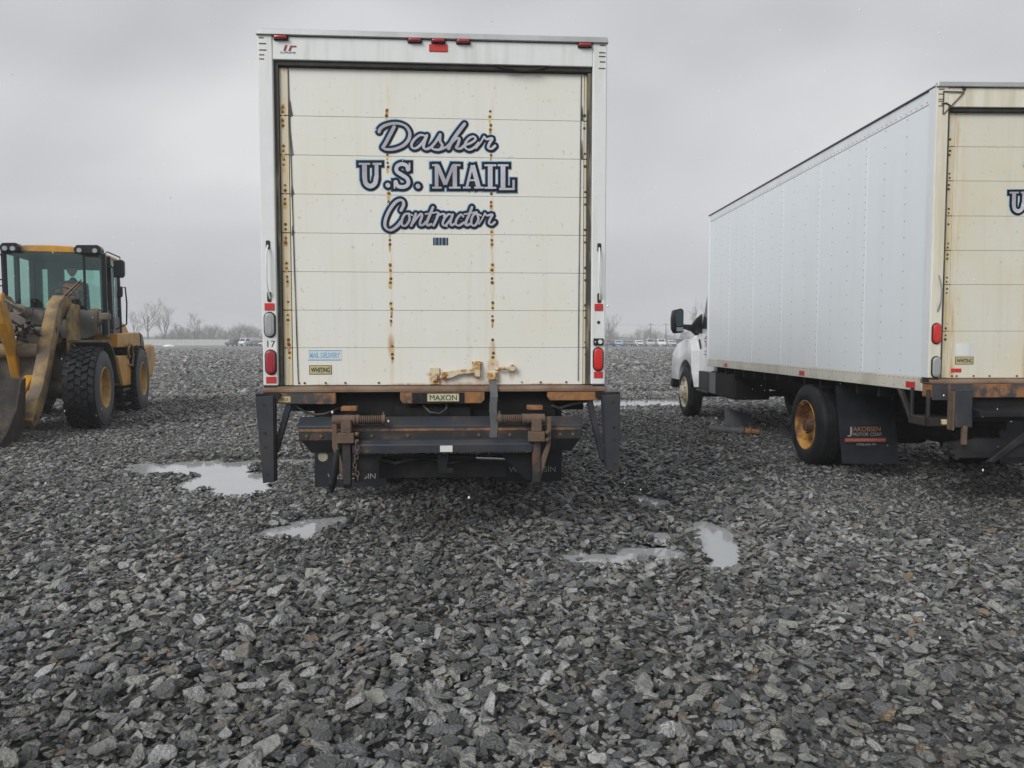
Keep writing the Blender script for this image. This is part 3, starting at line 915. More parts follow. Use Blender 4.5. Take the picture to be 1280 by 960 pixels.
# ------------------------------------------------------------------ box truck
def box_truck(label, loc, rz, cfg):
    t = empty('box_truck', None, loc, rz)
    tag(t, label, 'truck', 'white box trucks parked side by side')
    B_, T_, LEN = 1.055, 3.65, 6.76
    isA = cfg == 'A'
    frame = 'frame' if isA else 'frame_b'
    # inner core of the cargo box and roof
    MB().box(-1.195, 1.195, 0.16, LEN - 0.03, B_ + 0.05, T_ - 0.06).build('cargo_core', 'under', t)
    MB().box(-1.2, 1.2, 0.03, LEN - 0.02, T_ - 0.055, T_ - 0.012).build('roof', 'corner', t)
    MB().box(-1.19, 1.19, LEN - 0.028, LEN, B_ + 0.1, T_ - 0.02).build('front_wall', 'side', t, bevel=0.004)
    # side panels
    np_ = 6
    pw = (LEN - 0.14) / np_
    for s in (-1, 1):
        for i in range(np_):
            y0 = 0.1 + i * pw
            MB().box(s * 1.2, s * 1.217, y0 + 0.002, y0 + pw - 0.002, B_ + 0.125, T_ - 0.145).build('side_panel', 'side', t, bevel=0.0015)
            # overlap strip on the seam
            MB().box(s * 1.2165, s * 1.2195, y0 - 0.022, y0 + 0.022, B_ + 0.13, T_ - 0.15).build('seam_strip', 'side', t)
        rv_ = MB()
        nr = 0

        def riv(y, z, xo, r=0.0065, n=6):
            x = s * xo
            rv_.add([(x, y + r * math.cos(6.283 * j / n), z + r * math.sin(6.283 * j / n)) for j in range(n)] +
                    [(x + s * 0.004, y + 0.6 * r * math.cos(6.283 * j / n), z + 0.6 * r * math.sin(6.283 * j / n)) for j in range(n)],
                    [(j, (j + 1) % n, n + (j + 1) % n, n + j) for j in range(n)] + [tuple(range(n, 2 * n))])
        for i in range(np_):
            y0 = 0.1 + i * pw
            zz = np.arange(B_ + 0.17, T_ - 0.17, 0.075)
            if i:
                for z in zz:
                    riv(y0, z, 1.2193)
            for fy in (0.33, 0.67):
                for z in zz[::2]:
                    riv(y0 + pw * fy, z, 1.2168)
        for y in np.arange(0.14, LEN - 0.08, 0.085):
            riv(y, T_ - 0.12, 1.2222)
            riv(y, B_ + 0.105, 1.2222)
            if nr % 2:
                riv(y, B_ + 0.035, 1.2222)
            nr += 1
        rv_.build('rivets', 'rivet', t)['kind'] = 'stuff'
        MB().box(s * 1.19, s * 1.222, 0.1, LEN - 0.005, T_ - 0.145, T_ - 0.03).build('top_rail', 'corner', t, bevel=0.004)
        MB().prism([(s * 1.19, T_ - 0.03), (s * 1.236, T_ - 0.03), (s * 1.236, T_ - 0.018), (s * 1.17, T_ + 0.004), (s * 1.17, T_ - 0.02)], 0.012, LEN - 0.01, 'y').build('roof_edge', 'steelblue' if not isA else 'alu', t)
        MB().box(s * 1.16, s * 1.222, 0.1, LEN - 0.005, B_, B_ + 0.124).build('bottom_rail', 'rail', t, bevel=0.004)
        MB().box(s * 1.17, s * 1.228, LEN - 0.06, LEN + 0.012, B_ + 0.02, T_ - 0.02).build('front_corner_post', 'corner', t, bevel=0.012)
        for y in (0.2, 2.6, 5.6):
            MB().box(s * 1.2225, s * 1.2255, y, y + 0.15, B_ + 0.02, B_ + 0.075).build('side_reflector', 'redtape', t)
        # rear corner post with its wrapped side face
        MB().box(s * 1.125, s * 1.228, -0.012, 0.095, 1.175, T_ - 0.012).build('rear_corner_post', frame if isA else ['frame_b', 'corner'][0], t, bevel=0.006)
        if not isA:
            MB().box(s * 1.2285, s * 1.232, -0.008, 0.1, 1.18, T_ - 0.02).build('corner_cap', 'corner', t)
        # post foot
        MB().box(s * 1.135, s * 1.226, -0.018, 0.09, 1.135, 1.1745).build('post_foot', 'steel', t, bevel=0.004)
        sc_ = MB()
        for q in range(5):
            z = T_ - 0.06 - 0.036 * q + random.uniform(-0.01, 0.01)
            sc_.box(s * (1.165 + random.uniform(0, 0.02)), s * 1.215, -0.0145, -0.0125, z, z + 0.007)
        sc_.build('post_scratches', 'bolt', t)['kind'] = 'stuff'
    # header
    MB().box(-1.124, 1.124, -0.008, 0.11, 3.452, T_ - 0.04).build('header', frame, t, bevel=0.004)
    MB().prism([(-1.235, T_ - 0.036), (1.235, T_ - 0.036), (1.225, T_ + 0.003), (-1.225, T_ + 0.003)], -0.03, 0.02, 'y').build('rear_roof_cap', 'alu', t, bevel=0.003)
    MB().box(-1.10, 1.12, 0.01, 0.05, 3.418, 3.45).build('header_seal', 'gasket', t, bevel=0.004)
    if isA:
        hw = MB()
        hw.tube([(0.42, 0.005, 3.452), (0.5, -0.004, 3.43), (0.62, -0.006, 3.414), (0.72, -0.004, 3.425), (0.8, 0.005, 3.45)], 0.006, 6)
        hw.build('hanging_wire', 'gasket', t)
    # door tracks
    for s, xo in ((-1, -1.124), (1, 1.124)):
        a0, a1 = (xo, xo + 0.028) if s < 0 else (xo - 0.03, xo)
        MB().box(a0, a1, 0.02, 0.09, 1.175, 3.452).build('door_track', 'grime', t)
    # roll-up door
    door = MB().box(-1.096, 1.094, 0.075, 0.095, 1.165, 3.44).build('rear_door', 'track', t)
    mat = 'door_a' if isA else 'door_b'
    js = [3.416, 3.082, 2.81, 2.536, 2.262, 1.987, 1.713, 1.443, 1.172] if isA else [3.43, 3.136, 2.85, 2.555, 2.263, 1.973, 1.575, 1.172]
    for i in range(len(js) - 1):
        MB().box(-1.03, 1.072, 0.045, 0.0745, js[i + 1] + 0.0009, js[i] - 0.0009).build('door_panel', mat, door, bevel=0.0022)
        MB().box(-1.094, -1.034, 0.041, 0.0745, js[i + 1] + 0.003, js[i] - 0.003).build('edge_plate', 'track', door, bevel=0.002)
        MB().box(1.0755, 1.092, 0.043, 0.0745, js[i + 1] + 0.003, js[i] - 0.003).build('edge_plate', 'track', door, bevel=0.002)
    bo = MB()
    rs = MB()
    for j in js[1:-1]:
        for xc, yy, offs in ((-0.335, 0.045, (-0.075, -0.045, 0.012, 0.05)), (0.40, 0.045, (-0.07, -0.04, 0.02, 0.058)), (-1.066, 0.041, (-0.07, -0.035, 0.025, 0.06)), (1.083, 0.043, (-0.05, 0.04))):
            for o_ in offs:
                if random.random() < 0.1:
                    continue
                r = random.uniform(0.008, 0.0125)
                x = xc + (2.4 - j) * (0.014 if xc < 0 and xc > -1 else 0.01) + random.uniform(-0.003, 0.003)
                bo.cyl((x, yy, j + o_), (x, yy - 0.004, j + o_), r, r * 0.7, n=8)
                if random.random() < 0.8 and xc < 1 and (isA or xc > -1):
                    R0, dr_ = random.uniform(0.011, 0.021), random.uniform(0.0, 0.045)
                    ol = []
                    for q in range(11):
                        a_ = 2 * math.pi * q / 11
                        rr_ = R0 * random.uniform(0.7, 1.15)
                        ol.append((x + rr_ * math.cos(a_) * 0.85, yy - 0.0006 - 1e-5 * len(rs.f), j + o_ + rr_ * math.sin(a_) - (dr_ if 7 <= q <= 9 else 0.0)))
                    rs.add(ol, [tuple(range(11))])
    for x in (-0.99, -0.95, -0.8, -0.66, -0.42, 0.62, 0.76, 0.95):
        bo.cyl((x, 0.045, 1.19), (x, 0.04, 1.19), 0.008, n=8)
    bo.build('hinge_bolts', 'bolt', door)['kind'] = 'stuff'
    rs.build('rust_stains', 'stain', door)['kind'] = 'stuff'
    if isA:
        MB().tube([(-1.032, 0.0405, 3.4), (-1.02, 0.0405, 2.7), (-1.01, 0.04, 2.0), (-0.995, 0.04, 1.2)], 0.004, 5).build('edge_cable', 'grime', door)
        MB().tube([(1.05, 0.0405, 3.4), (1.045, 0.0405, 2.6), (1.04, 0.04, 1.9), (1.038, 0.04, 1.2)], 0.0035, 5).build('edge_cable', 'grime', door)
        tri = MB()
        for z, hgt in ((3.09, 0.1), (2.815, 0.15), (2.54, 0.1), (2.265, 0.05)):
            tri.prism([(-1.026, z - 0.02), (-1.004, z), (-1.012, z + hgt * 0.4), (-1.02, z + hgt)], 0.0395, 0.044, 'y')
        for z, hgt in ((3.09, 0.1), (2.815, 0.13)):
            tri.prism([(1.066, z - 0.005), (1.046, z), (1.052, z + hgt * 0.4), (1.058, z + hgt)], 0.0395, 0.044, 'y')
        tri.build('grease_marks', 'grime', door)['kind'] = 'stuff'
    # lettering
    ny_ = 'navy' if isA else 'ink'
    word('script_lettering', SCRIPT1, 0.0440, door, 0, ny_)
    word('block_lettering', SLAB, 0.0440, door, 1, ny_)
    word('script_lettering', SCRIPT2, 0.0440, door, 0, ny_)
    if isA:
        bc = MB()
        x = -0.022
        for w in (10, 5, 14, 4, 12, 4, 18, 5, 8, 12, 10):
            if x + w / 1000 > 0.09:
                break
            bc.box(x, x + w / 1000, 0.0425, 0.0445, 2.184, 2.238)
            x += w / 1000 + 0.0035
        bc.build('barcode', 'navy', door)['kind'] = 'stuff'
        MB().box(-0.925, -0.682, 0.0434, 0.0446, 1.352, 1.43).build('pale_sticker', 'paleblue', door)
        text_part('MAIL DELIVERY', -0.912, -0.695, 1.37, 1.41, 0.0425, 'bluefade', door, bold=0.03)
        for z in (1.3545, 1.4215):
            MB().box(-0.92, -0.687, 0.042, 0.0433, z, z + 0.006).build('sticker_border', 'bluefade', door)
        w0 = (-0.916, 1.252)
    else:
        w0 = (-0.965, 1.29)
        MB().box(-0.965, -0.802, 0.0434, 0.0446, 1.366, 1.47).build('old_sticker_patch', 'frame', door)
        MB().box(-1.0, -0.91, 0.04, 0.0446, 1.222, 1.255).build('door_reflector', 'redtape', door, bevel=0.002)
    MB().box(w0[0], w0[0] + 0.16, 0.0428, 0.0446, w0[1], w0[1] + 0.066).build('maker_label', 'brownink', door)
    MB().box(w0[0] + 0.005, w0[0] + 0.155, 0.0418, 0.0427, w0[1] + 0.005, w0[1] + 0.061).build('label_face', 'gold', door)
    text_part('WHITING', w0[0] + 0.012, w0[0] + 0.148, w0[1] + 0.014, w0[1] + 0.05, 0.0408, 'ink', door, bold=0.02)
    # latch and strap
    lt = MB()
    lt.box(-0.05, 0.02, 0.028, 0.0445, 1.176, 1.30).box(-0.03, 0.005, 0.012, 0.028, 1.2, 1.26)
    lt.build('latch_plate', 'tan', door, bevel=0.004)
    lt = MB()
    lt.prism([(0.02, 1.225), (0.06, 1.22), (0.11, 1.226), (0.16, 1.25), (0.3, 1.262), (0.3, 1.29), (0.15, 1.284), (0.08, 1.27), (0.035, 1.27)], 0.005, 0.03, 'y')
    lt.cyl((0.05, 0.03, 1.246), (0.05, -0.004, 1.246), 0.02, n=12)
    lt.build('latch_lever', 'tan', door, bevel=0.003)
    MB().box(0.27, 0.315, -0.002, 0.044, 1.232, 1.335).box(0.255, 0.33, 0.03, 0.044, 1.29, 1.345).build('latch_keeper', 'tan', door, bevel=0.004)
    MB().box(0.365, 0.445, 0.012, 0.044, 1.2, 1.275).box(0.38, 0.43, -0.002, 0.012, 1.21, 1.27).build('strap_bracket', 'tan', door, bevel=0.006)
    hd = MB().tube([(0.43, 0.044, 1.29), (0.45, 0.012, 1.29), (0.52, 0.012, 1.294), (0.545, 0.02, 1.294)], 0.011, 8)
    hd.cyl((0.548, 0.044, 1.298), (0.548, 0.0, 1.298), 0.024, n=12)
    hd.build('pull_handle', 'tan', door, smooth=40)
    # rear sill
    MB().prism([(-0.055, 1.128), (0.12, 1.128), (0.12, 1.168), (0.0, 1.168), (-0.055, 1.15)], -1.225, 1.225, 'x').build('rear_sill', 'sillrust', t, bevel=0.003)
    MB().box(-0.9, 0.9, 0.14, 0.2, 0.83, 1.12).build('rear_crossmember', 'under', t)

    # lamps
    def lamp(x, z, w, h, mat_, gas=True):
        e_ = MB().prism(stadium(x, z, w + 0.014, h + 0.014), -0.02, -0.0125, 'y').build('tail_lamp', 'gasket', t, bevel=0.003)
        MB().prism(stadium(x, z, w * 0.97, h * 0.985), -0.034, -0.0205, 'y', ).build('lens', mat_, e_, bevel=0.008, seg=2, smooth=50)
        MB().prism(stadium(x, z, w * 0.5, h * 0.8), -0.0365, -0.0342, 'y').build('lens_ribs', mat_, e_, bevel=0.0015)
        return e_

    def marker(x, z, w=0.1):
        e_ = MB().box(x - w / 2 - 0.006, x + w / 2 + 0.006, -0.0205, -0.0085, z - 0.018, z + 0.018).build('marker_lamp', 'gasket', t, bevel=0.006, seg=2)
        MB().box(x - w / 2, x + w / 2, -0.042, -0.0208, z - 0.0125, z + 0.013).build('lens', 'red', e_, bevel=0.009, seg=2, smooth=50)

    def refl(x, z, w, h, y=-0.0125):
        MB().box(x - w / 2, x + w / 2, y - 0.006, y, z - h / 2, z + h / 2).build('reflector', 'redtape', t, bevel=0.0015)
    if isA:
        for x in (-1.065, 1.065, -0.14, 0.025, 0.2):
            marker(x, 3.596 if abs(x) > 1 else 3.6, 0.09)
        refl(0.025, 3.555, 0.13, 0.05, -0.0085)
        logo = MB()
        logo.prism([(-1.05, 3.512), (-1.035, 3.512), (-1.022, 3.55), (-1.037, 3.55)], -0.0115, -0.0085, 'y')
        logo.prism([(-1.016, 3.512), (-1.001, 3.512), (-0.992, 3.538), (-0.962, 3.538), (-0.96, 3.547), (-1.002, 3.547)], -0.0115, -0.0085, 'y')
        logo.build('emblem', 'red', t)
        text_part('SUPREME', -1.072, -0.966, 3.492, 3.506, -0.0095, 'ink', t)
        refl(-1.175, 1.735, 0.068, 0.05)
        lamp(-1.175, 1.608, 0.07, 0.17, 'clear')
        text_part('17', -1.195, -1.14, 1.45, 1.495, -0.0135, 'ink', t, 'number')
        lamp(-1.172, 1.342, 0.07, 0.17, 'red')
        refl(-1.172, 1.216, 0.07, 0.046)
        refl(1.178, 1.738, 0.062, 0.05)
        MB().cyl((1.178, 0.0, 1.628), (1.178, -0.0145, 1.628), 0.012, n=12).build('lamp_hole', 'gasket', t)
        pl = MB().box(1.14, 1.213, -0.03, -0.0125, 1.462, 1.512).build('lamp_socket', 'gasket', t, bevel=0.004)
        MB().cyl((1.187, -0.03, 1.487), (1.187, -0.04, 1.487), 0.016, n=10).build('plug', 'whiteink', pl)
        lamp(1.176, 1.36, 0.066, 0.165, 'redbright')
        refl(1.178, 1.246, 0.066, 0.046)
        for s in (-1, 1):
            x = s * 1.178
            g = MB().tube([(x, -0.012, 2.17), (x, -0.03, 2.155), (x - 0.004, -0.05, 2.1), (x - 0.006, -0.05, 1.9), (x + 0.004, -0.045, 1.84), (x + 0.008, -0.02, 1.8), (x + 0.008, -0.012, 1.78)], 0.0065, 8)
            g.build('grab_handle', 'frame' if s < 0 else 'frame', t, smooth=60)
            MB().box(x - 0.014, x + 0.014, -0.022, -0.0125, 2.14, 2.2).build('handle_foot', 'gasket', t, bevel=0.005)
            MB().box(x - 0.012, x + 0.016, -0.022, -0.0125, 1.77, 1.84).build('handle_foot', 'gasket', t, bevel=0.005)
    else:
        for x in (-0.14, 0.025, 0.2):
            marker(x, 3.6, 0.09)
        MB().cyl((-1.0, 0, 3.6), (-1.0, -0.018, 3.6), 0.015, n=12).build('lamp_hole', 'gasket', t)
        lamp(-1.172, 1.555, 0.072, 0.17, 'redbright')
        lamp(-1.168, 1.27, 0.072, 0.175, 'clear')
        lamp(1.172, 1.555, 0.072, 0.17, 'redbright')
        lamp(1.168, 1.27, 0.072, 0.175, 'clear')
        for s in (-1, 1):
            x = s * 1.165
            MB().tube([(x, -0.012, 2.05), (x + 0.008, -0.025, 2.0), (x + 0.014, -0.035, 1.93), (x + 0.012, -0.035, 1.83), (x + 0.002, -0.025, 1.78), (x - 0.002, -0.012, 1.74)], 0.0055, 8).build('grab_handle', 'rivet', t, smooth=60)
        br = MB()
        br.tube([(-1.18, -0.018, 3.575), (-1.0, -0.018, 3.572)], 0.005, 5).tube([(-1.0, -0.018, 3.572), (-1.17, -0.018, 3.39)], 0.005, 5)
        br.tube([(-1.175, -0.018, 3.57), (-1.175, -0.018, 3.39)], 0.005, 5)
        br.tube([(-1.19, -0.018, 3.475), (-1.15, -0.018, 3.48), (-1.11, -0.018, 3.455)], 0.006, 5)
        br.build('corner_bracket', 'bolt', t)

    # chassis
    for s in (-1, 1):
        MB().box(s * 0.38, s * 0.46, 0.2, 9.0, 0.70, 0.94).build('frame_rail', 'under', t, bevel=0.005)
    cm = MB()
    for y in np.arange(0.5, 6.7, 0.45):
        cm.box(-1.15, 1.15, y, y + 0.05, 0.945, B_ + 0.045)
    cm.build('cross_bearers', 'under', t)['kind'] = 'stuff'
    MB().box(-1.14, 1.14, 0.2, LEN - 0.02, B_ - 0.01, B_ + 0.045).build('floor_underside', 'under', t)
    ax = MB()
    ax.cyl((-0.85, 2.6, 0.49), (0.85, 2.6, 0.49), 0.09, n=14)
    ax.prism(arc(2.6, 0.49, 0.23, 0, 360, 15)[:-1], -0.2, 0.2, 'x')
    ax.cyl((0, 2.6, 0.55), (0, 7.2, 0.72), 0.055, n=10)
    for s in (-1, 1):
        ax.box(s * 0.44, s * 0.54, 1.8, 3.4, 0.60, 0.69)
    ax.build('rear_axle', 'under', t, smooth=35)
    for s in (-1, 1):
        w_ = wheel(t, s * 1.205, 2.6, 0.485, -s, 'dish', 'rimrust')
        if s < 0:
            w_['label'] = 'outer rear wheel with rusted orange dished rim'
        e_ = empty('wheel', t)
        truck_tyre('tyre', e_, s * 0.90, (0, 2.6, 0.485), sign=-s)
        wheel(t, s * 1.195, 8.42, 0.485, -s, 'convex', 'rimpale')
    MB().cyl((-0.9, 8.42, 0.45), (0.9, 8.42, 0.45), 0.06, n=10).build('front_axle', 'under', t)
    # mud flaps
    for s in (-1, 1):
        y = 1.62 if isA else 1.78
        if isA:
            zb_ = 0.14 if s < 0 else 0.17
            xi, xo = (s * 0.52, s * 1.18) if s < 0 else (0.5, 1.12)
            fl = MB().add([(xi, y, 0.98), (xo, y, 0.98), (xo, y - 0.05, zb_), (xi, y - 0.05, zb_)] +
                          [(xi, y + 0.012, 0.98), (xo, y + 0.012, 0.98), (xo, y - 0.038, zb_), (xi, y - 0.038, zb_)],
                          [(0, 1, 2, 3), (7, 6, 5, 4), (0, 4, 5, 1), (1, 5, 6, 2), (2, 6, 7, 3), (3, 7, 4, 0)]).build('mud_flap', 'flap', t, recalc=True)
            text_part('WISCONSIN', *((-1.06, -0.62) if s < 0 else (0.62, 1.06)), *((0.215, 0.265) if s < 0 else (0.26, 0.312)), y - 0.058, 'flapwhite', fl)
        else:
            fl = MB().add([(s * 0.58, y - 0.02, 1.0), (s * 1.21, y, 1.0), (s * 1.165, y - 0.1, 0.165), (s * 0.56, y - 0.12, 0.165)] +
                          [(s * 0.58, y - 0.008, 1.0), (s * 1.21, y + 0.012, 1.0), (s * 1.165, y - 0.088, 0.165), (s * 0.56, y - 0.108, 0.165)],
                          [(0, 1, 2, 3), (7, 6, 5, 4), (0, 4, 5, 1), (1, 5, 6, 2), (2, 6, 7, 3), (3, 7, 4, 0)]).build('mud_flap', 'flap', t, recalc=True)
            if s > 0:
                continue
            fl['label'] = 'black mud flap printed with a dealer name'
            yy = y - 0.1
            x0 = -1.12 if s < 0 else 0.7
            text_part('J', x0, x0 + 0.05, 0.46, 0.565, yy - 0.006, 'flapwhite', fl)
            text_part('AKOBSEN', x0 + 0.06, x0 + 0.36, 0.515, 0.565, yy - 0.006, 'orangeink', fl)
            text_part('MOTOR CORP.', x0 + 0.06, x0 + 0.38, 0.465, 0.502, yy - 0.008, 'flapwhite', fl)
            MB().box(x0 - 0.03, x0 + 0.42, yy - 0.0105, yy - 0.0085, 0.40, 0.445).build('red_band', 'redink', fl)
            text_part('www.jakobsenmotors.com', x0 - 0.02, x0 + 0.41, 0.408, 0.438, yy - 0.0125, 'flapwhite', fl)
            text_part('STRELADA, PA', x0 + 0.1, x0 + 0.31, 0.36, 0.386, yy - 0.014, 'flapwhite', fl)

    # cab and nose (profile in y, z)
    cab = MB().prism([(6.86, 0.82), (6.86, 2.42), (7.0, 2.52), (7.75, 2.5), (8.2, 1.74), (8.25, 1.55), (8.0, 0.9), (7.85, 0.78)], -0.96, 0.96, 'x').build('cab', 'white', t, bevel=0.06, seg=3, smooth=40)
    for s in (-1, 1):
        MB().prism([(7.05, 1.68), (7.05, 2.3), (7.7, 2.3), (8.05, 1.72)], s * 0.955, s * 0.966, 'x').build('side_window', 'darkglass', cab)
        dr = MB().prism([(6.98, 0.86), (6.98, 1.62), (8.1, 1.62), (8.1, 1.2), (7.98, 0.95), (7.9, 0.86)], s * 0.96, s * 1.03, 'x').build('cab_door', 'white', cab, bevel=0.01, seg=2)
        MB().box(s * 1.03, s * 1.055, 7.1, 7.26, 1.44, 1.48).build('handle', 'blackplastic', dr, bevel=0.008)
    MB().add([(-0.86, 7.79, 2.44), (0.86, 7.79, 2.44), (0.89, 8.22, 1.76), (-0.89, 8.22, 1.76)], [(0, 1, 2, 3)]).build('windscreen', 'darkglass', cab)
    hood = MB().prism([(8.15, 1.0), (8.15, 1.7), (8.5, 1.68), (9.1, 1.6), (9.45, 1.5), (9.62, 1.3), (9.62, 0.75), (9.2, 0.75)], -0.86, 0.86, 'x').build('hood', 'white', t, bevel=0.08, seg=3, smooth=40)
    for s in (-1, 1):
        prof = [(7.98, 0.62), (7.98, 1.3), (8.12, 1.5), (8.5, 1.52), (9.1, 1.42), (9.5, 1.22), (9.58, 0.95), (9.58, 0.7), (9.02, 0.7)]
        prof += arc(8.44, 0.52, 0.60, 18, 165, 12) + [(7.8, 0.62)]
        MB().prism(prof, s * 0.78, s * 1.17, 'x').build('fender', 'white', t, bevel=0.04, seg=2, smooth=40)
        MB().box(s * 0.6, s * 1.02, 9.56, 9.63, 0.95, 1.2).build('headlight', 'clear', t, bevel=0.03, seg=2)
        # door mirror
        mr = empty('mirror', t)
        MB().prism([(s * 1.32, 1.64), (s * 1.50, 1.62), (s * 1.545, 1.7), (s * 1.555, 1.9), (s * 1.53, 2.06), (s * 1.36, 2.1), (s * 1.32, 2.06)], 8.0, 8.13, 'y').build('housing', 'blackplastic', mr, bevel=0.025, seg=2, smooth=40)
        MB().prism([(s * 1.335, 1.76), (s * 1.46, 1.76), (s * 1.475, 1.95), (s * 1.465, 2.05), (s * 1.35, 2.07)], 7.988, 8.0, 'y').build('mirror_pane', 'mirrorglass', mr)
        MB().prism([(s * 1.335, 1.665), (s * 1.46, 1.665), (s * 1.46, 1.74), (s * 1.335, 1.74)], 7.988, 8.0, 'y').build('mirror_pane', 'chrome', mr)
        MB().prism([(s * 0.96, 1.62), (s * 1.08, 1.58), (s * 1.16, 1.66), (s * 1.33, 1.72), (s * 1.33, 1.80), (s * 1.16, 1.79), (s * 1.08, 1.9), (s * 0.96, 2.0)], 8.02, 8.1, 'y').build('arm', 'blackplastic', mr, bevel=0.012, seg=2, smooth=40)
    MB().box(-1.15, 1.15, 9.6, 9.78, 0.5, 0.72).build('front_bumper', 'blackplastic', t, bevel=0.04, seg=2, smooth=40)
    MB().box(-0.55, 0.55, 9.6, 9.64, 0.85, 1.35).build('grille', 'blackplastic', t, bevel=0.02)
    tp = text_part('TRUCK', 7.62, 7.05, 1.36, 1.46, -1.0335, 'brownink', t, 'door_lettering', facing='-x') if isA else None
    if not isA:
        for (z0, z1, m_, tx) in ((1.50, 1.58, 'redink', 'AIL'), (1.36, 1.48, 'brownink', 'TRUCK'), (1.28, 1.31, 'brownink', 'CONTRACTOR'), (1.22, 1.25, 'brownink', 'MAIL SERVICE')):
            text_part(tx, 7.62, 7.05, z0, z1, -1.0335, m_, t, 'door_lettering', facing='-x')
        MB().prism([(7.8, 1.33), (7.83, 1.33), (7.9, 1.42), (7.96, 1.5), (7.93, 1.52), (7.86, 1.44)], -1.055, -1.031, 'x').build('hood_strap', 'blackplastic', t, bevel=0.005)
    # tank and steps under the cab
    tk = MB().box(-1.12, -0.55, 5.55, 6.9, 0.55, 0.96).build('fuel_tank', 'under', t, bevel=0.03, seg=2)
    MB().box(-1.16, -0.7, 6.9, 7.7, 0.56, 0.60).box(-1.1, -0.7, 6.9, 7.72, 0.6, 0.93).build('cab_step', 'steel', t, bevel=0.006)
    MB().box(-1.135, -1.121, 6.55, 6.9, 0.58, 0.94).build('step_shield', 'plate', tk, bevel=0.004)
    MB().box(0.55, 1.12, 5.2, 7.4, 0.55, 0.95).build('battery_box', 'under', t, bevel=0.02)
    MB().box(-0.6, 0.6, 2.9, 5.6, 0.80, 0.93).build('under_plate', 'under', t)
    return t


truckA = box_truck('white box truck seen straight from behind, blue and silver lettering across its roll-up door', (-0.545, 5.55, 0), math.atan(0.0657), 'A')
truckB = box_truck('white box truck showing its long riveted side, cut off by the right edge', (4.785, 6.6, 0), math.atan(0.027), 'B')

# ---- tail lift, sill plates and dock posts of the lettered truck
t = truckA
pl = MB().prism([(-1.2, 1.125), (-0.715, 1.125), (-0.715, 1.05), (-0.735, 1.042), (-1.1, 1.048), (-1.2, 1.06)], -0.05, -0.01, 'y').build('sill_plate', 'steelrust', t, bevel=0.003)
MB().box(-1.12, -1.03, -0.053, -0.0505, 1.06, 1.1).build('gold_tag', 'gold', pl)
text_part('TAG 8', -1.1, -1.05, 1.07, 1.09, -0.0545, 'brownink', pl, 'tag_print')
pl = MB().prism([(-0.26, 1.127), (0.345, 1.127), (0.345, 1.07), (0.32, 1.045), (-0.24, 1.045), (-0.26, 1.075)], -0.052, -0.01, 'y').build('sill_plate', 'steelrust', t, bevel=0.003)
MB().box(-0.175, 0.2, -0.055, -0.0525, 1.05, 1.123).build('centre_panel', 'steel', pl)
MB().box(-0.07, 0.165, -0.058, -0.0555, 1.056, 1.12).build('maker_plate', 'brownink', pl)
MB().box(-0.065, 0.16, -0.06, -0.0582, 1.061, 1.115).build('plate_face', 'palelabel', pl)
text_part('MAXON', -0.048, 0.145, 1.068, 1.107, -0.0615, 'ink', pl)
MB().prism([(0.80, 1.125), (1.2, 1.125), (1.2, 1.062), (0.82, 1.062), (0.80, 1.09)], -0.05, -0.01, 'y').build('sill_plate', 'steelrust', t, bevel=0.003)
MB().box(-0.86, 0.87, 0.05, 0.12, 0.80, 1.125).build('lift_backplate', 'under', t)
for s in (-1, 1):
    x0, x1 = (-1.265, -1.14) if s < 0 else (1.2, 1.325)
    zb = 0.49 if s < 0 else 0.545
    xb0, xb1 = (-1.222, -1.143) if s < 0 else (1.235, 1.322)
    post = MB().prism([(x0, 1.10), (x1, 1.11), (xb1, zb + 0.01), (xb0, zb)], -0.10, -0.085, 'y')
    xi0, xi1 = (x1, xb1) if s < 0 else (x0, xb0)
    post.prism([(xi0 - 0.008, 1.105), (xi0 + 0.008, 1.105), (xi1 + 0.008, zb + 0.01), (xi1 - 0.008, zb + 0.01)], -0.0845, -0.03, 'y')
    po = post.build('dock_post', 'steelblue', t, bevel=0.003)
    MB().box(min(x0, -1.2) if s < 0 else 1.15, -1.1 if s < 0 else max(x1, 1.2), -0.084, 0.05, 1.085, 1.124).build('post_bracket', 'steel', po)
    hl = MB()
    for fz in (0.09, 0.42, 0.58, 0.9):
        z = 1.1 + (zb - 1.1) * fz
        xm = (x0 + x1) / 2 + ((xb0 + xb1) / 2 - (x0 + x1) / 2) * fz + (0.01 if s > 0 else -0.006)
        hl.cyl((xm, -0.1005, z), (xm, -0.103, z), 0.012, n=10)
    hl.build('bolt_holes', 'gasket', po)['kind'] = 'stuff'
    a0, a1 = ((-1.04, 0.02, 1.07), (-1.155, -0.02, 0.69)) if s < 0 else ((1.115, 0.02, 1.07), (1.215, -0.02, 0.62))
    MB().prism([(a0[0] - 0.024, a0[2]), (a0[0] + 0.02, a0[2]), (a1[0] + 0.02, a1[2]), (a1[0] - 0.02, a1[2])], -0.03, 0.015, 'y').build('post_brace', 'steelblue', t, bevel=0.003)
lift = empty('tail_lift', t)
MB().add([(-0.968, -0.06, 0.958), (1.052, -0.06, 0.950), (1.05, -0.155, 0.893), (-0.966, -0.155, 0.897), (1.03, -0.155, 0.80), (-0.945, -0.155, 0.80), (0.985, -0.02, 0.69), (-0.9, -0.02, 0.69), (1.0, 0.03, 0.9), (-0.92, 0.03, 0.9)],
         [(0, 3, 2, 1), (3, 5, 4, 2), (5, 7, 6, 4), (7, 9, 8, 6), (9, 0, 1, 8), (0, 9, 7, 5, 3), (1, 2, 4, 6, 8)]).build('folded_platform', 'steelblue', lift, bevel=0.004, recalc=True)
MB().box(-0.955, 1.035, -0.162, -0.1552, 0.862, 0.878).build('platform_edge', 'steelrust', lift)
MB().box(-0.955, 1.03, -0.1605, -0.1553, 0.80, 0.8615).build('platform_face', 'brownsteel', lift)
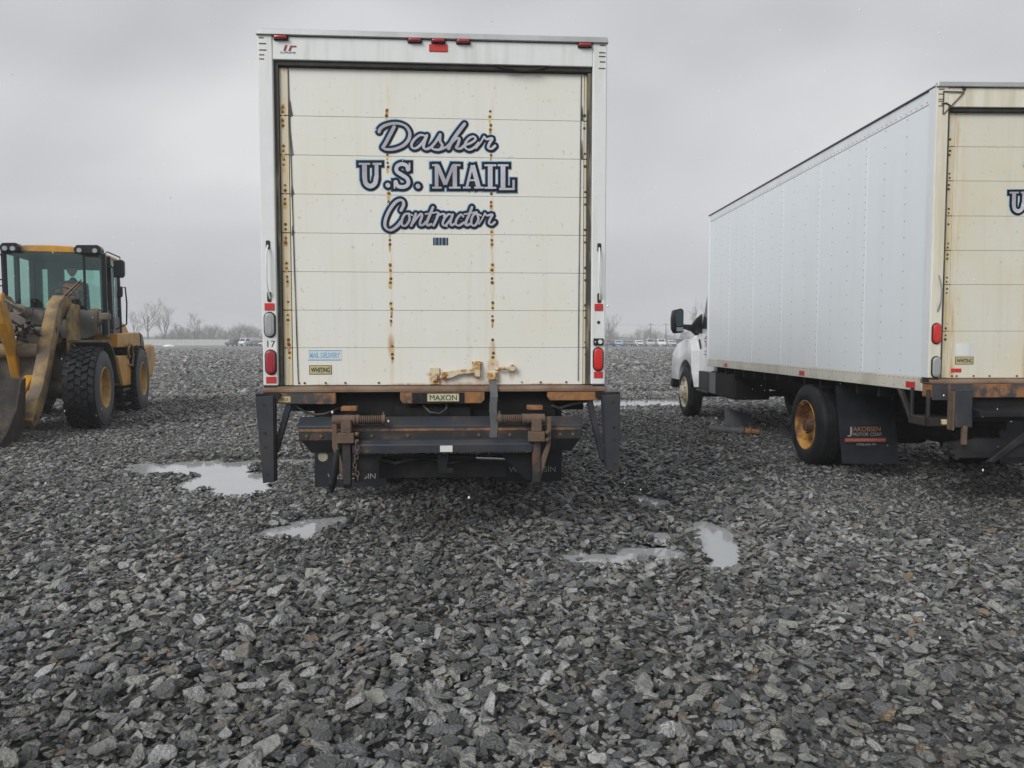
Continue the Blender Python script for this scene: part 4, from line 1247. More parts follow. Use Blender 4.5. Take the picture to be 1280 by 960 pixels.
MB().prism([(-0.24, 0.715), (-0.24, 0.775), (-0.20, 0.803), (-0.12, 0.803), (-0.12, 0.715)], -0.575, 0.68, 'x').build('lift_tube', 'steelblue', lift, bevel=0.006)
for s, (x0, x1) in ((-1, (-0.575, -0.35)), (1, (0.43, 0.68))):
    pts = [(x0, 0.712), (x1, 0.712), (x0 + 0.04, 0.5), (x0, 0.5)] if s < 0 else [(x0, 0.712), (x1, 0.712), (x1, 0.5), (x1 - 0.04, 0.5)]
    MB().prism(pts, -0.16, -0.14, 'y').build('gusset', 'steel', lift, bevel=0.003)
MB().box(-0.42, 0.50, -0.02, 0.03, 0.50, 0.655).build('lower_plate', 'steel', lift, bevel=0.004)
MB().prism([(0.0, 0.712), (0.09, 0.712), (0.075, 0.58), (0.02, 0.58)], -0.19, -0.15, 'y').box(0.02, 0.12, -0.2, -0.15, 0.56, 0.60).build('centre_hook', 'steel', lift, bevel=0.004)
MB().box(0.028, 0.115, -0.2425, -0.2405, 0.722, 0.766).build('white_sticker', 'whiteink', lift)
for s, xc in ((-1, -0.615), (1, 0.705)):
    ar = MB()
    ar.prism([(-0.2, 0.97), (-0.13, 0.98), (-0.10, 0.9), (-0.15, 0.72), (-0.2, 0.5), (-0.225, 0.47), (-0.245, 0.5), (-0.24, 0.6), (-0.23, 0.8)], xc - 0.03, xc + 0.03, 'x')
    ar.build('lift_arm', 'brownsteel', lift, bevel=0.006)
    kn = MB()
    kn.box(xc - 0.06, xc + 0.055, -0.265, -0.2, 0.79, 0.86)
    kn.cyl((xc - 0.1, -0.2, 0.945), (xc + 0.06, -0.2, 0.945), 0.036, n=14)
    kn.box(xc - 0.035, xc + 0.035, -0.255, -0.17, 0.86, 0.955)
    kn.cyl((xc + 0.06, -0.24, 0.85), (xc + 0.085, -0.24, 0.85), 0.018, n=6).cyl((xc + 0.055, -0.24, 0.80), (xc + 0.085, -0.24, 0.80), 0.018, n=6)
    kn.build('hinge_knuckle', 'rustlight', lift, bevel=0.004, smooth=35)
    MB().prism([(xc + (-0.10 if s < 0 else 0.075), 0.96), (xc + (-0.07 if s < 0 else 0.105), 0.96), (xc + (-0.06 if s < 0 else 0.1), 0.76), (xc + (0.0 if s < 0 else 0.03), 0.52), (xc - 0.03, 0.52), (xc + (-0.1 if s < 0 else 0.07), 0.76)], -0.225, -0.2, 'y').build('side_link', 'rustlight', lift, bevel=0.003)
    sp = MB()
    xs_ = (xc + 0.07, xc + 0.25) if s < 0 else (xc - 0.26, xc - 0.09)
    hel = []
    for i in range(12 * 12 + 1):
        a_ = 2 * math.pi * i / 12
        hel.append((xs_[0] + (xs_[1] - xs_[0]) * i / 144, -0.19 + 0.026 * math.cos(a_), 0.945 + 0.026 * math.sin(a_)))
    sp.tube(hel, 0.0055, 5)
    sp.build('torsion_spring', 'rustlight', lift, smooth=60)
    cp = MB().cyl((xs_[0] - 0.02, -0.19, 0.945), (xs_[1] + 0.03, -0.19, 0.945), 0.016, n=10)
    for xe in xs_:
        cp.cyl((xe - 0.012, -0.19, 0.945), (xe + 0.012, -0.19, 0.945), 0.036, n=12)
    cp.tube([(xs_[1] if s < 0 else xs_[0], -0.19, 0.97), (xs_[1] if s < 0 else xs_[0], -0.19, 1.0)], 0.006, 6)
    cp.build('spring_pin', 'rustlight', lift, smooth=40)
    MB().box(xc - 0.055, xc + 0.055, -0.12, -0.02, 1.0, 1.03).build('top_stop', 'rust', lift, bevel=0.003)
MB().tube([(-0.68, -0.2, 0.74), (-0.70, -0.22, 0.6), (-0.72, -0.22, 0.5)], 0.028, 10).cyl((-0.72, -0.22, 0.5), (-0.722, -0.22, 0.44), 0.03, 0.012, n=10).build('lift_cylinder', 'steel', lift, smooth=40)
MB().cyl((-0.82, 0.02, 0.66), (-0.82, 0.0, 0.66), 0.035, n=14).build('round_reflector', 'rimpale', lift)
MB().box(-0.3, 0.25, 0.0, 0.045, 0.84, 1.02).build('pump_box', 'under', lift, bevel=0.01)
MB().tube([(-0.5, -0.05, 0.68), (-0.3, -0.07, 0.62), (-0.1, -0.08, 0.665), (0.1, -0.08, 0.62), (0.3, -0.07, 0.66), (0.5, -0.05, 0.69)], 0.012, 7).build('hydraulic_hose', 'hose', lift, smooth=60)
MB().tube([(-0.1, -0.01, 1.03), (-0.05, -0.04, 0.98), (0.02, -0.05, 0.97), (0.07, -0.03, 1.0), (0.07, 0.0, 1.04)], 0.009, 6).build('hydraulic_hose', 'hose', lift, smooth=60)
MB().cyl((-0.35, -0.11, 0.69), (0.28, -0.11, 0.66), 0.026, n=12).build('hydraulic_cylinder', 'steel', lift, smooth=40)
MB().cyl((0.28, -0.11, 0.66), (0.5, -0.11, 0.65), 0.013, n=10).build('cylinder_rod', 'chrome', lift, smooth=40)
MB().tube([(1.03, -0.12, 0.87), (1.08, -0.12, 0.865), (1.1, -0.12, 0.885), (1.06, -0.12, 0.9)], 0.01, 6).build('end_hook', 'steel', lift, smooth=60)
MB().tube([(-0.94, -0.1, 0.82), (-0.955, -0.1, 0.76), (-0.93, -0.1, 0.71), (-0.9, -0.1, 0.72)], 0.008, 6).build('end_wire', 'hose', lift, smooth=60)
for k_ in range(9):
    zc, xk = 0.79 - 0.03 * k_, -0.545 + 0.01 * math.sin(k_)
    lk = [(xk + (0.011 * math.cos(a_) if k_ % 2 else 0.0), -0.27 + (0.0 if k_ % 2 else 0.011 * math.cos(a_)), zc + 0.02 * math.sin(a_)) for a_ in np.linspace(0, 2 * math.pi, 11)]
    MB().tube(lk, 0.004, 5).build('chain_link', 'rustlight', lift, smooth=60)
wd = MB()
for x in np.arange(-0.54, 0.66, 0.022):
    wd.box(x, x + 0.015, -0.2435, -0.236, 0.712 + random.uniform(-.004, .004), 0.722)
wd.build('weld_bead', 'brownsteel', lift)['kind'] = 'stuff'
for x in (-0.9, -0.8, -0.45, -0.2, 0.3, 0.52, 0.88, 0.97):
    MB().cyl((x, -0.16, 0.83), (x, -0.17, 0.83), 0.012, n=6).build('bolt', 'rustlight', lift)
stp = MB()
zz = np.linspace(1.205, 0.81, 12)
for i in range(11):
    x = 0.405 + 0.004 * math.sin(i)
    y0_, y1_ = (-0.012 - 0.155 * min(1, i / 3)), (-0.012 - 0.155 * min(1, (i + 1) / 3))
    stp.add([(x - 0.027, y0_, zz[i]), (x + 0.027, y0_, zz[i]), (x + 0.027, y1_, zz[i + 1]), (x - 0.027, y1_, zz[i + 1]), (x - 0.027, y0_ + .004, zz[i]), (x + 0.027, y0_ + .004, zz[i]), (x + 0.027, y1_ + .004, zz[i + 1]), (x - 0.027, y1_ + .004, zz[i + 1])],
            [(0, 3, 2, 1), (4, 5, 6, 7), (0, 4, 7, 3), (1, 2, 6, 5)])
stp.build('door_strap', 'strap', t)
MB().tube([(-1.02, 0.0, 1.04), (-0.95, 0.0, 0.99), (-0.86, 0.0, 0.965), (-0.8, 0.0, 0.97), (-0.7, 0.02, 1.01)], 0.008, 6).tube([(-1.03, 0.0, 1.05), (-0.93, 0.0, 0.975), (-0.82, 0.01, 0.955), (-0.72, 0.03, 1.0)], 0.006, 6).build('hanging_hose', 'hose', t)
MB().tube([(1.12, 0.0, 1.055), (1.0, 0.0, 1.035), (0.9, 0.02, 1.0), (0.84, 0.02, 1.02)], 0.011, 6).build('hanging_hose', 'hose', t)

# ---- step frame and lift gear of the other truck
t = truckB
MB().box(-1.215, 1.215, -0.056, 0.1, 1.01, 1.125).build('sill_plate', 'steelrust', t, bevel=0.004)
MB().box(-1.218, -1.08, -0.06, -0.0565, 0.99, 1.126).build('sill_end_plate', 'steelblue', t)
sf = MB()
sf.box(-1.25, -1.225, -0.05, -0.02, 0.77, 1.08).box(-1.25, -1.225, 0.2, 0.23, 0.8, 1.08)
sf.prism([(-0.05, 0.765), (-0.05, 0.84), (0.25, 0.84), (0.25, 0.765)], -1.25, -1.02, 'x')
sf.prism([(0.42, 1.05), (0.47, 1.05), (0.25, 0.77), (0.2, 0.77)], -1.24, -1.2, 'x')
sf.build('step_frame', 'brownsteel', t, bevel=0.004)
MB().box(-1.13, -1.03, -0.054, -0.0505, 0.782, 0.825).build('step_tag', 'tan', t)
MB().prism([(-1.07, 1.085), (-0.92, 1.085), (-0.915, 0.76), (-1.06, 0.76)], -0.15, -0.06, 'y').build('dock_bumper', 'steelblue', t, bevel=0.01)
MB().box(-1.085, -1.071, -0.15, -0.06, 0.74, 1.07).box(-1.0, -0.96, -0.152, -0.12, 0.62, 0.78).build('bumper_bracket', 'rustlight', t, bevel=0.003)
lift = empty('tail_lift', t)
MB().box(-0.9, 0.9, 0.0, 0.12, 0.80, 1.0).build('lift_backplate', 'under', lift)
MB().prism([(-0.22, 0.86), (-0.22, 0.9), (-0.1, 0.93), (0.0, 0.93), (0.0, 0.8)], -0.9, 0.95, 'x').build('folded_platform', 'steel', lift, bevel=0.004)
MB().prism([(-1.06, 0.62), (-0.82, 0.66), (-0.6, 0.66), (-0.35, 0.56), (0.9, 0.56), (0.9, 0.50), (-1.0, 0.49), (-1.08, 0.55)], -0.05, 0.02, 'y').build('lower_plate', 'steel', lift, bevel=0.004)
MB().prism([(-0.75, 0.46), (-0.68, 0.46), (-0.3, 0.74), (-0.36, 0.78)], -0.1, -0.06, 'y').build('lift_arm', 'steel', lift, bevel=0.004)
MB().prism([(0.75, 0.46), (0.68, 0.46), (0.3, 0.74), (0.36, 0.78)], -0.1, -0.06, 'y').build('lift_arm', 'steel', lift, bevel=0.004)
mb = MB().cyl((-0.37, -0.14, 0.75), (-0.2, -0.14, 0.75), 0.035, n=12).box(-0.34, -0.26, -0.16, -0.08, 0.70, 0.8)
mb.build('hinge_knuckle', 'rustlight', lift, smooth=35)
mb = MB()
for x, z in ((-1.06, 0.6), (-1.04, 0.55), (-1.0, 0.5), (-1.09, 0.5)):
    mb.cyl((x, -0.05, z), (x, -0.08, z), 0.022, n=6)
mb.build('plate_bolts', 'steel', lift)['kind'] = 'stuff'
MB().cyl((-0.34, 0.75, 0.66), (-0.34, 1.5, 0.66), 0.21, n=22).build('air_tank', 'under', t, smooth=40)

# ------------------------------------------------------------------ loose parts lying by the right truck
mb = MB().prism([(3.62, 0.0), (4.08, 0.0), (4.08, 0.24), (3.62, 0.335)], 13.0, 13.03, 'y')
tag(mb.build('steel_plate', 'plate'), 'flat grey plate standing on edge under the right truck behind the pipe', 'plate')
pp = empty('exhaust_pipe', None, (3.15, 12.2, 0.075), R(-28))
MB().lathe([(0.0, 0.0), (0.06, 0.0), (0.068, 0.02), (0.068, 0.54), (0.055, 0.56), (0.0, 0.56)], (0, 0, 0), 18).build('pipe_body', 'pipe', pp, smooth=40)
MB().lathe([(0.0, 0.563), (0.045, 0.563), (0.045, 0.62), (0.07, 0.625), (0.07, 0.65), (0.045, 0.66), (0.042, 0.78), (0.0, 0.78)], (0, 0, 0), 14).build('rusty_end', 'rust', pp, smooth=40)
tag(pp, 'grey pipe with rusty end lying on the gravel beside the right truck', 'pipe')

# ------------------------------------------------------------------ wheel loader (local: x = image right, y = towards its rear)
ld = empty('wheel_loader', None, (-7.97, 12.61, 0), math.atan(0.264))
tag(ld, 'muddy yellow wheel loader with black cab and deep treaded tyres', 'loader')


def loader_wheel(x_out, y, s):
    e_ = empty('wheel', ld)
    r, w = 0.70, 0.50
    prof = [(0.33, 0.03), (0.36, 0.0), (0.44, -0.015), (0.54, -0.01), (0.62, 0.02), (0.655, 0.05), (0.66, 0.08), (0.66, w - 0.08), (0.655, w - 0.05), (0.62, w - 0.02), (0.5, w + 0.012), (0.36, w), (0.33, w - 0.03)]
    mb = MB()
    mb.lathe([(q, x_out - s * a_) for q, a_ in prof], (0, y, r - 0.005), 48, closed=True)
    n = 30
    for i in range(n):
        for j in range(5):
            a_ = 2 * math.pi * (i + (0.5 if j % 2 else 0.0)) / n
            da = 2 * math.pi / n * 0.36
            x0 = x_out - s * (0.018 + j * 0.094)
            x1 = x_out - s * (0.018 + j * 0.094 + 0.082)
            rt = r if 0 < j < 4 else r - 0.012
            sk = 0.05 * (1 if j % 2 else -1)
            c_ = []
            for rr_, f_ in ((0.635, 1.15), (rt, 0.9)):
                for xx, sg in ((x0, -1), (x1, -1), (x1, 1), (x0, 1)):
                    aa = a_ + sg * da * f_ + (sk if xx == x1 else -sk) * 0.5
                    edge = 0.02 if (rr_ < 0.65 and ((j == 0 and xx == x0) or (j == 4 and xx == x1))) else 0.0
                    c_.append((xx + (s * -edge if xx == x0 else s * edge), y + rr_ * math.cos(aa), r - 0.005 + rr_ * math.sin(aa)))
            mb.add(c_, [(0, 1, 2, 3), (7, 6, 5, 4), (0, 4, 5, 1), (1, 5, 6, 2), (2, 6, 7, 3), (3, 7, 4, 0)])
    mb.build('tyre', 'rubber', e_, smooth=35, recalc=True)
    sw = MB().lathe([(0.345, -0.001), (0.362, -0.004), (0.44, -0.019), (0.54, -0.0145), (0.618, 0.0145)], (0, 0, 0), 48)
    sw.v = [(x_out - s * p[0], y + p[1], r - 0.005 + p[2]) for p in sw.v]
    sw.build('sidewall', 'sidewall', e_, smooth=40, recalc=True)
    rm = MB()
    rm.lathe([(q, x_out - s * a_) for q, a_ in [(0.355, 0.0), (0.34, -0.012), (0.325, 0.0), (0.315, 0.03), (0.305, 0.12), (0.28, 0.14), (0.2, 0.14), (0.17, 0.1), (0.15, 0.09), (0, 0.085)]], (0, y, r - 0.005), 32)
    for i in range(12):
        a_ = 2 * math.pi * i / 12
        p = (x_out - s * 0.14, y + 0.24 * math.cos(a_), r - 0.005 + 0.24 * math.sin(a_))
        rm.cyl(p, (p[0] + s * 0.03, p[1], p[2]), 0.018, n=6)
    rm.build('rim', 'rimyellow', e_, smooth=35, recalc=True)


for s in (1, -1):
    loader_wheel(s * 1.14, 0.1, s)
    loader_wheel(s * 1.14, 3.2, s)
# axles and frames
MB().cyl((-0.7, 0.1, 0.68), (0.7, 0.1, 0.68), 0.16, n=16).box(-0.3, 0.3, -0.15, 0.4, 0.45, 0.85).build('axle', 'mudsteel', ld, smooth=40)
MB().cyl((-0.7, 3.2, 0.68), (0.7, 3.2, 0.68), 0.16, n=16).build('axle', 'mudsteel', ld, smooth=40)
MB().prism([(-0.35, 0.55), (-0.3, 1.25), (0.1, 1.95), (0.75, 2.0), (0.95, 1.6), (1.35, 1.2), (1.35, 0.5)], -0.32, 0.26, 'x').build('front_frame', 'mudsteel', ld, bevel=0.02)
for x in (-0.36, 0.56):
    MB().prism([(0.2, 1.1), (0.25, 1.9), (0.55, 2.12), (0.85, 2.12), (0.95, 1.8), (0.8, 1.1)], x - 0.03, x + 0.03, 'x').build('tower_plate', 'loadermud', ld, bevel=0.01)
MB().prism([(1.3, 0.5), (1.3, 1.45), (4.0, 1.5), (4.6, 1.3), (4.6, 0.6), (2.6, 0.5)], -0.45, 0.45, 'x').build('rear_frame', 'under', ld, bevel=0.02)
MB().prism([(2.45, 1.4), (2.45, 2.05), (4.3, 1.85), (4.75, 1.6), (4.75, 1.3)], -0.55, 0.6, 'x').build('engine_hood', 'loader', ld, bevel=0.04, seg=2)
MB().prism([(4.1, 0.7), (4.1, 1.38), (5.2, 1.4), (5.3, 1.3), (5.3, 0.95), (5.0, 0.65)], -1.0, 1.0, 'x').build('counterweight', 'loader', ld, bevel=0.05, seg=2)
# side boxes, platform, steps
for s in (1, -1):
    MB().prism([(1.62, 1.36), (1.62, 1.62), (3.55, 1.66), (3.6, 1.6), (3.6, 1.36)], s * 0.55, s * 1.02, 'x').build('side_box', 'loader', ld, bevel=0.02, seg=2)
    MB().prism([(3.605, 1.35), (3.605, 1.66), (3.8, 1.62), (3.95, 1.45), (3.95, 1.35)], s * 0.55, s * 1.03, 'x').build('rear_fender', 'cabblack', ld, bevel=0.02)
    MB().prism([(1.45, 1.2), (2.35, 1.2), (2.7, 0.66), (2.6, 0.6), (1.85, 0.62)], s * 0.6, s * 1.04, 'x').build('tank_panel', 'loader', ld, bevel=0.02)
    g = MB().tube([(s * 1.06, 2.3, 1.15), (s * 1.08, 2.15, 1.3), (s * 1.08, 2.3, 1.42), (s * 1.08, 2.5, 1.4), (s * 1.08, 2.6, 1.2), (s * 1.08, 2.5, 1.0), (s * 1.06, 2.3, 1.0)], 0.022, 8)
    g.build('step_loop', 'loadermud', ld, smooth=60)
    stx = MB().box(s * 0.75, s * 1.08, 1.8, 2.3, 0.24, 0.29).box(s * 0.75, s * 1.06, 1.75, 2.35, 0.52, 0.57)
    stx.box(s * 0.74, s * 0.8, 1.8, 1.84, 0.24, 0.7).box(s * 0.74, s * 0.8, 2.26, 2.3, 0.24, 0.7)
    stx.build('steps', 'steel', ld, bevel=0.005)
    # front fender : bent sheet
    out = arc(0.1, 0.70, 0.80, 96, 18, 14) + [(1.05, 0.72)]
    inn = [(1.01, 0.72)] + arc(0.1, 0.70, 0.765, 18, 96, 14)
    MB().prism(out + inn, s * 0.62, s * 1.17, 'x').build('front_fender', 'mudsteel', ld, smooth=40)
# lift arms, cross tube, tilt lever, bucket
arm = [(1.0, 2.1), (0.75, 2.24), (0.45, 2.26), (0.15, 2.12), (-0.2, 1.68), (-0.52, 1.16), (-0.84, 0.74), (-1.12, 0.56), (-1.28, 0.42), (-1.3, 0.28), (-1.2, 0.2), (-1.06, 0.24), (-0.82, 0.42), (-0.5, 0.76), (-0.2, 1.2), (0.08, 1.6), (0.35, 1.84), (0.7, 1.9), (1.0, 1.86)]
for x in (0.28, -0.62):
    MB().prism(arm, x, x + 0.19, 'x').build('lift_arm', 'loadermud', ld, bevel=0.02, seg=2, smooth=30)
    pn = MB()
    for (yy, zz_) in ((-1.2, 0.33), (0.82, 2.02), (-0.05, 1.66)):
        pn.cyl((x - 0.02, yy, zz_), (x + 0.19, yy, zz_), 0.06, n=14)
    pn.build('arm_pins', 'mudsteel', ld, smooth=40)['kind'] = 'stuff'
    MB().prism([(-0.86, 0.72), (-0.7, 0.62), (-0.95, 0.32), (-1.22, 0.18), (-1.32, 0.3), (-1.12, 0.55)], x - 0.012, x + 0.182, 'x').build('arm_foot', 'loader', ld, bevel=0.01)
    cy_ = MB().cyl((x + 0.08, 0.95, 1.25), (x + 0.08, 0.35, 1.5), 0.07, n=14)
    cy_.build('lift_cylinder', 'loadermud', ld, smooth=40)
    MB().cyl((x + 0.08, 0.35, 1.5), (x + 0.08, -0.05, 1.66), 0.035, n=12).build('cylinder_rod', 'chrome', ld, smooth=40)
MB().cyl((-0.45, -0.36, 1.33), (0.29, -0.36, 1.33), 0.115, n=18).build('cross_tube', 'loadermud', ld, smooth=40)
MB().prism([(-0.95, 2.2), (-0.82, 2.22), (-0.68, 1.95), (-0.36, 1.5), (-0.16, 1.0), (-0.2, 0.88), (-0.32, 0.88), (-0.5, 1.25), (-0.86, 1.75), (-1.0, 2.08)], -0.13, 0.0, 'x').build('tilt_lever', 'loader', ld, bevel=0.02, seg=2)
MB().prism([(-0.18, 1.02), (-0.14, 0.9), (-1.2, 0.34), (-1.26, 0.46), (-0.7, 0.72)], 0.06, 0.2, 'x').build('bucket_link', 'loader', ld, bevel=0.015)
mb = MB().cyl((0.0, 0.55, 1.86), (-0.02, -0.2, 2.0), 0.085, n=16)
mb.build('tilt_cylinder', 'mud', ld, smooth=40)
MB().cyl((-0.02, -0.2, 2.0), (-0.02, -0.88, 2.12), 0.042, n=12).build('cylinder_rod', 'chrome', ld, smooth=40)
hs = MB()
for k_ in range(13):
    x = random.uniform(-0.3, 0.3)
    hs.tube([(x, 0.6, random.uniform(1.75, 2.0)), (x + random.uniform(-.1, .1), 0.1, random.uniform(1.6, 1.85)), (x + random.uniform(-.15, .15), -0.2, random.uniform(1.45, 1.75)), (random.uniform(-.1, .3), -0.4, random.uniform(1.5, 1.9))], 0.022, 7)
hs.tube([(-0.05, 0.5, 2.02), (0.1, 0.1, 1.72), (0.28, 0.0, 1.72), (0.42, 0.3, 1.95)], 0.028, 8)
hs.tube([(-0.1, 0.4, 1.92), (0.05, -0.1, 1.78), (0.25, -0.05, 1.74), (0.4, 0.35, 2.05)], 0.024, 8)
hs.build('hydraulic_hoses', 'hose', ld, smooth=60)
MB().box(-0.25, 0.3, -0.25, 0.1, 1.42, 1.6).cyl((-0.2, -0.2, 1.62), (0.3, -0.15, 1.66), 0.06, n=10).build('valve_block', 'mud', ld, bevel=0.01)
bk = empty('bucket', ld)
out = [(-1.34, 0.92), (-1.40, 0.6), (-1.46, 0.3), (-1.60, 0.12), (-1.85, 0.03), (-2.35, 0.02)]
inn = [(-2.35, 0.045), (-1.86, 0.065), (-1.64, 0.16), (-1.52, 0.32), (-1.46, 0.6), (-1.40, 0.92)]
MB().prism(out + inn, -1.35, 0.37, 'x').build('shell', 'bucketsteel', bk, smooth=40)
for x in (-1.37, 0.37):
    MB().prism([(-1.32, 0.94), (-1.5, 0.9), (-1.72, 0.5), (-2.1, 0.22), (-2.38, 0.1), (-2.38, 0.0), (-1.84, 0.0), (-1.56, 0.1), (-1.42, 0.3), (-1.36, 0.6)], x, x + 0.03, 'x').build('side_plate', 'bucketsteel', bk, bevel=0.006)
MB().box(-1.35, 0.4, -2.5, -2.3, -0.005, 0.018).build('cutting_edge', 'mudsteel', bk)
MB().prism([(-1.15, 0.2), (-1.15, 0.75), (-1.38, 0.85), (-1.44, 0.3)], 0.05, 0.1, 'x').build('hinge_ear', 'mudsteel', bk, bevel=0.006)
MB().prism([(-1.15, 0.2), (-1.15, 0.75), (-1.38, 0.85), (-1.44, 0.3)], 0.28, 0.33, 'x').build('hinge_ear', 'mudsteel', bk, bevel=0.006)
MB().cyl((-0.05, -1.3, 0.8), (0.33, -1.3, 0.72), 0.09, n=14).build('coupler_tube', 'mudsteel', bk, smooth=40)
# cab
cb = empty('cab', ld)
F0 = 1.1
XL, XR, XC = -0.62, 0.60, 0.87
MB().box(XL, XR + 0.02, F0 + 0.02, 2.5, 1.5, 1.58).build('floor', 'cabblack', cb)
MB().prism([(XL, 1.52), (XR, 1.52), (XC, 1.62), (XC, 2.02), (XR, 2.05), (XL, 2.09)], F0 + 0.0, F0 + 0.06, 'y').build('lower_front_panel', 'cabgrey', cb, bevel=0.01)
MB().box(XC - 0.05, XC + 0.02, F0 + 0.3, 1.62, 1.55, 2.05).build('side_panel', 'cabgrey', cb, bevel=0.01)


def bar(p0, p1, w, mat_='cabblack', parent=cb, name='pillar'):
    mb = MB().cyl(p0, p1, w, n=6)
    return mb.build(name, mat_, parent, smooth=30)


bar((XL - 0.02, F0 + 0.02, 1.55), (XL - 0.03, F0 + 0.02, 3.08), 0.045)
bar((XR + 0.02, F0 + 0.0, 2.04), (XR + 0.02, F0 + 0.0, 3.06), 0.022)
bar((XC, F0 + 0.28, 1.6), (XC - 0.01, F0 + 0.28, 3.06), 0.06)
bar((XC + 0.02, F0 + 0.62, 1.55), (XC, F0 + 0.62, 3.06), 0.05)
bar((XC, 2.45, 1.55), (XC - 0.02, 2.45, 3.04), 0.06)
bar((XL, 2.45, 1.55), (XL, 2.45, 3.04), 0.06)
bar((XL - 0.02, F0 + 0.6, 1.55), (XL - 0.02, F0 + 0.6, 3.06), 0.05)
# rear wall with window openings
rw = MB()
rw.box(XL, XC, 2.44, 2.5, 1.5, 2.1).box(XL, XC, 2.44, 2.5, 2.86, 3.05)
for (a0, a1) in ((XL, -0.46), (-0.36, -0.08), (0.62, XC)):
    rw.box(a0, a1, 2.44, 2.5, 2.1, 2.86)
rw.build('rear_wall', 'cabblack', cb)
MB().box(XL + 0.02, XC - 0.02, 2.462, 2.474, 2.1, 2.86).build('rear_window', 'glass', cb)
ws = MB().add([(XL + 0.0, F0 + 0.01, 2.09), (0.0, F0 - 0.05, 2.05), (XR, F0 - 0.01, 2.05), (XR, F0 - 0.01, 3.04), (0.0, F0 - 0.05, 3.05), (XL, F0 + 0.01, 3.05)], [(0, 1, 4, 5), (1, 2, 3, 4)]).build('windscreen', 'glass', cb)
MB().add([(XR + 0.02, F0 - 0.005, 2.05), (XC, F0 + 0.24, 2.02), (XC, F0 + 0.24, 3.03), (XR + 0.02, F0 - 0.005, 3.04)], [(0, 1, 2, 3)]).build('corner_window', 'glass', cb)
MB().add([(XC + 0.01, F0 + 0.36, 2.02), (XC + 0.01, F0 + 0.58, 2.0), (XC, F0 + 0.58, 3.02), (XC, F0 + 0.36, 3.03)], [(0, 1, 2, 3)]).build('quarter_window', 'glass', cb)
dr = MB().box(XC - 0.0, XC + 0.03, F0 + 0.68, 2.4, 1.55, 1.95).build('cab_door', 'cabblack', cb, bevel=0.01)
MB().box(XC + 0.005, XC + 0.015, F0 + 0.68, 2.4, 1.95, 3.0).build('door_pane', 'glass', dr)
MB().tube([(XC + 0.05, F0 + 0.66, 1.7), (XC + 0.08, F0 + 0.66, 1.75), (XC + 0.08, F0 + 0.66, 2.85), (XC + 0.05, F0 + 0.66, 2.9)], 0.016, 7).build('grab_rail', 'chrome', dr, smooth=60)
MB().add([(XL - 0.02, F0 + 0.08, 2.05), (XL - 0.02, 2.4, 2.0), (XL - 0.02, 2.4, 3.02), (XL - 0.02, F0 + 0.08, 3.03)], [(0, 1, 2, 3)]).build('side_window', 'glass', cb)
roof = MB().prism([(XL - 0.05, 3.05), (XC + 0.02, 3.05), (XC - 0.05, 3.12), (0.4, 3.165), (0.1, 3.175), (-0.3, 3.165), (XL, 3.12)], F0 - 0.02, 2.6, 'y').build('roof', 'loader', cb, bevel=0.015, seg=2)
MB().box(XL, XC, F0 + 0.0, 2.55, 3.0, 3.049).build('headliner', 'cabblack', cb)
for x0, x1 in ((XL - 0.06, XL + 0.26), (XR - 0.12, XC + 0.06)):
    lb = MB().prism([(x0, 3.1), (x0 + 0.05, 3.18), (x1 - 0.05, 3.19), (x1, 3.12), (x1 - 0.02, 3.03), (x0 + 0.04, 3.03)], F0 - 0.12, F0 + 0.14, 'y').build('lamp_housing', 'cabblack', cb, bevel=0.015)
    for xl in (x0 + 0.1, x1 - 0.1):
        MB().cyl((xl, F0 - 0.119, 3.085), (xl, F0 - 0.14, 3.085), 0.045, 0.04, n=14).build('work_lamp', 'clear', lb)
wp = MB().tube([(0.08, F0 - 0.09, 2.02), (0.3, F0 - 0.08, 2.28), (0.58, F0 - 0.045, 2.58)], 0.012, 6).tube([(0.14, F0 - 0.09, 2.02), (0.35, F0 - 0.08, 2.26), (0.56, F0 - 0.045, 2.5)], 0.008, 6)
wp.build('wiper', 'blackplastic', cb)
mr = empty('mirror', ld)
MB().prism([(1.0, 2.66), (1.15, 2.66), (1.18, 2.72), (1.18, 2.96), (1.15, 2.99), (1.0, 2.98)], F0 + 0.42, F0 + 0.55, 'y').build('housing', 'blackplastic', mr, bevel=0.02, seg=2)
MB().tube([(0.86, F0 + 0.3, 3.05), (0.92, F0 + 0.35, 3.12), (1.1, F0 + 0.5, 3.04), (1.1, F0 + 0.5, 2.98)], 0.012, 6).tube([(0.86, F0 + 0.35, 2.85), (1.0, F0 + 0.48, 2.85)], 0.012, 6).build('arm', 'blackplastic', mr)
mr = empty('mirror', ld)
MB().prism([(1.0, 2.3), (1.08, 2.3), (1.1, 2.34), (1.1, 2.5), (1.02, 2.52)], F0 + 0.6, F0 + 0.68, 'y').build('housing', 'blackplastic', mr, bevel=0.015)
MB().tube([(1.0, F0 + 0.7, 2.5), (1.13, F0 + 0.72, 2.5), (1.15, F0 + 0.72, 2.2), (1.14, F0 + 0.7, 1.8), (0.95, F0 + 0.7, 1.7)], 0.014, 6).build('rail', 'blackplastic', mr, smooth=60)
for za, zb_ in ((2.98, 3.0), (2.55, 2.56), (2.45, 2.42)):
    MB().tube([(-0.64, F0, za), (-0.95, F0 - 0.07, zb_)], 0.012, 6).build('far_mirror_arm', 'blackplastic', ld)
MB().prism([(0.78, 1.62), (0.85, 1.62), (0.87, 2.06), (0.8, 2.08)], F0 - 0.2, F0 - 0.1, 'y').build('front_stay', 'loadermud', ld, bevel=0.01)
hl = MB().box(0.92, 1.08, 0.75, 0.95, 1.85, 1.98)
hl.build('front_headlamp', 'mud', ld, bevel=0.03, seg=2)
MB().tube([(0.8, 0.98, 1.7), (0.95, 0.9, 1.85)], 0.025, 8).build('headlamp_arm', 'mudsteel', ld)
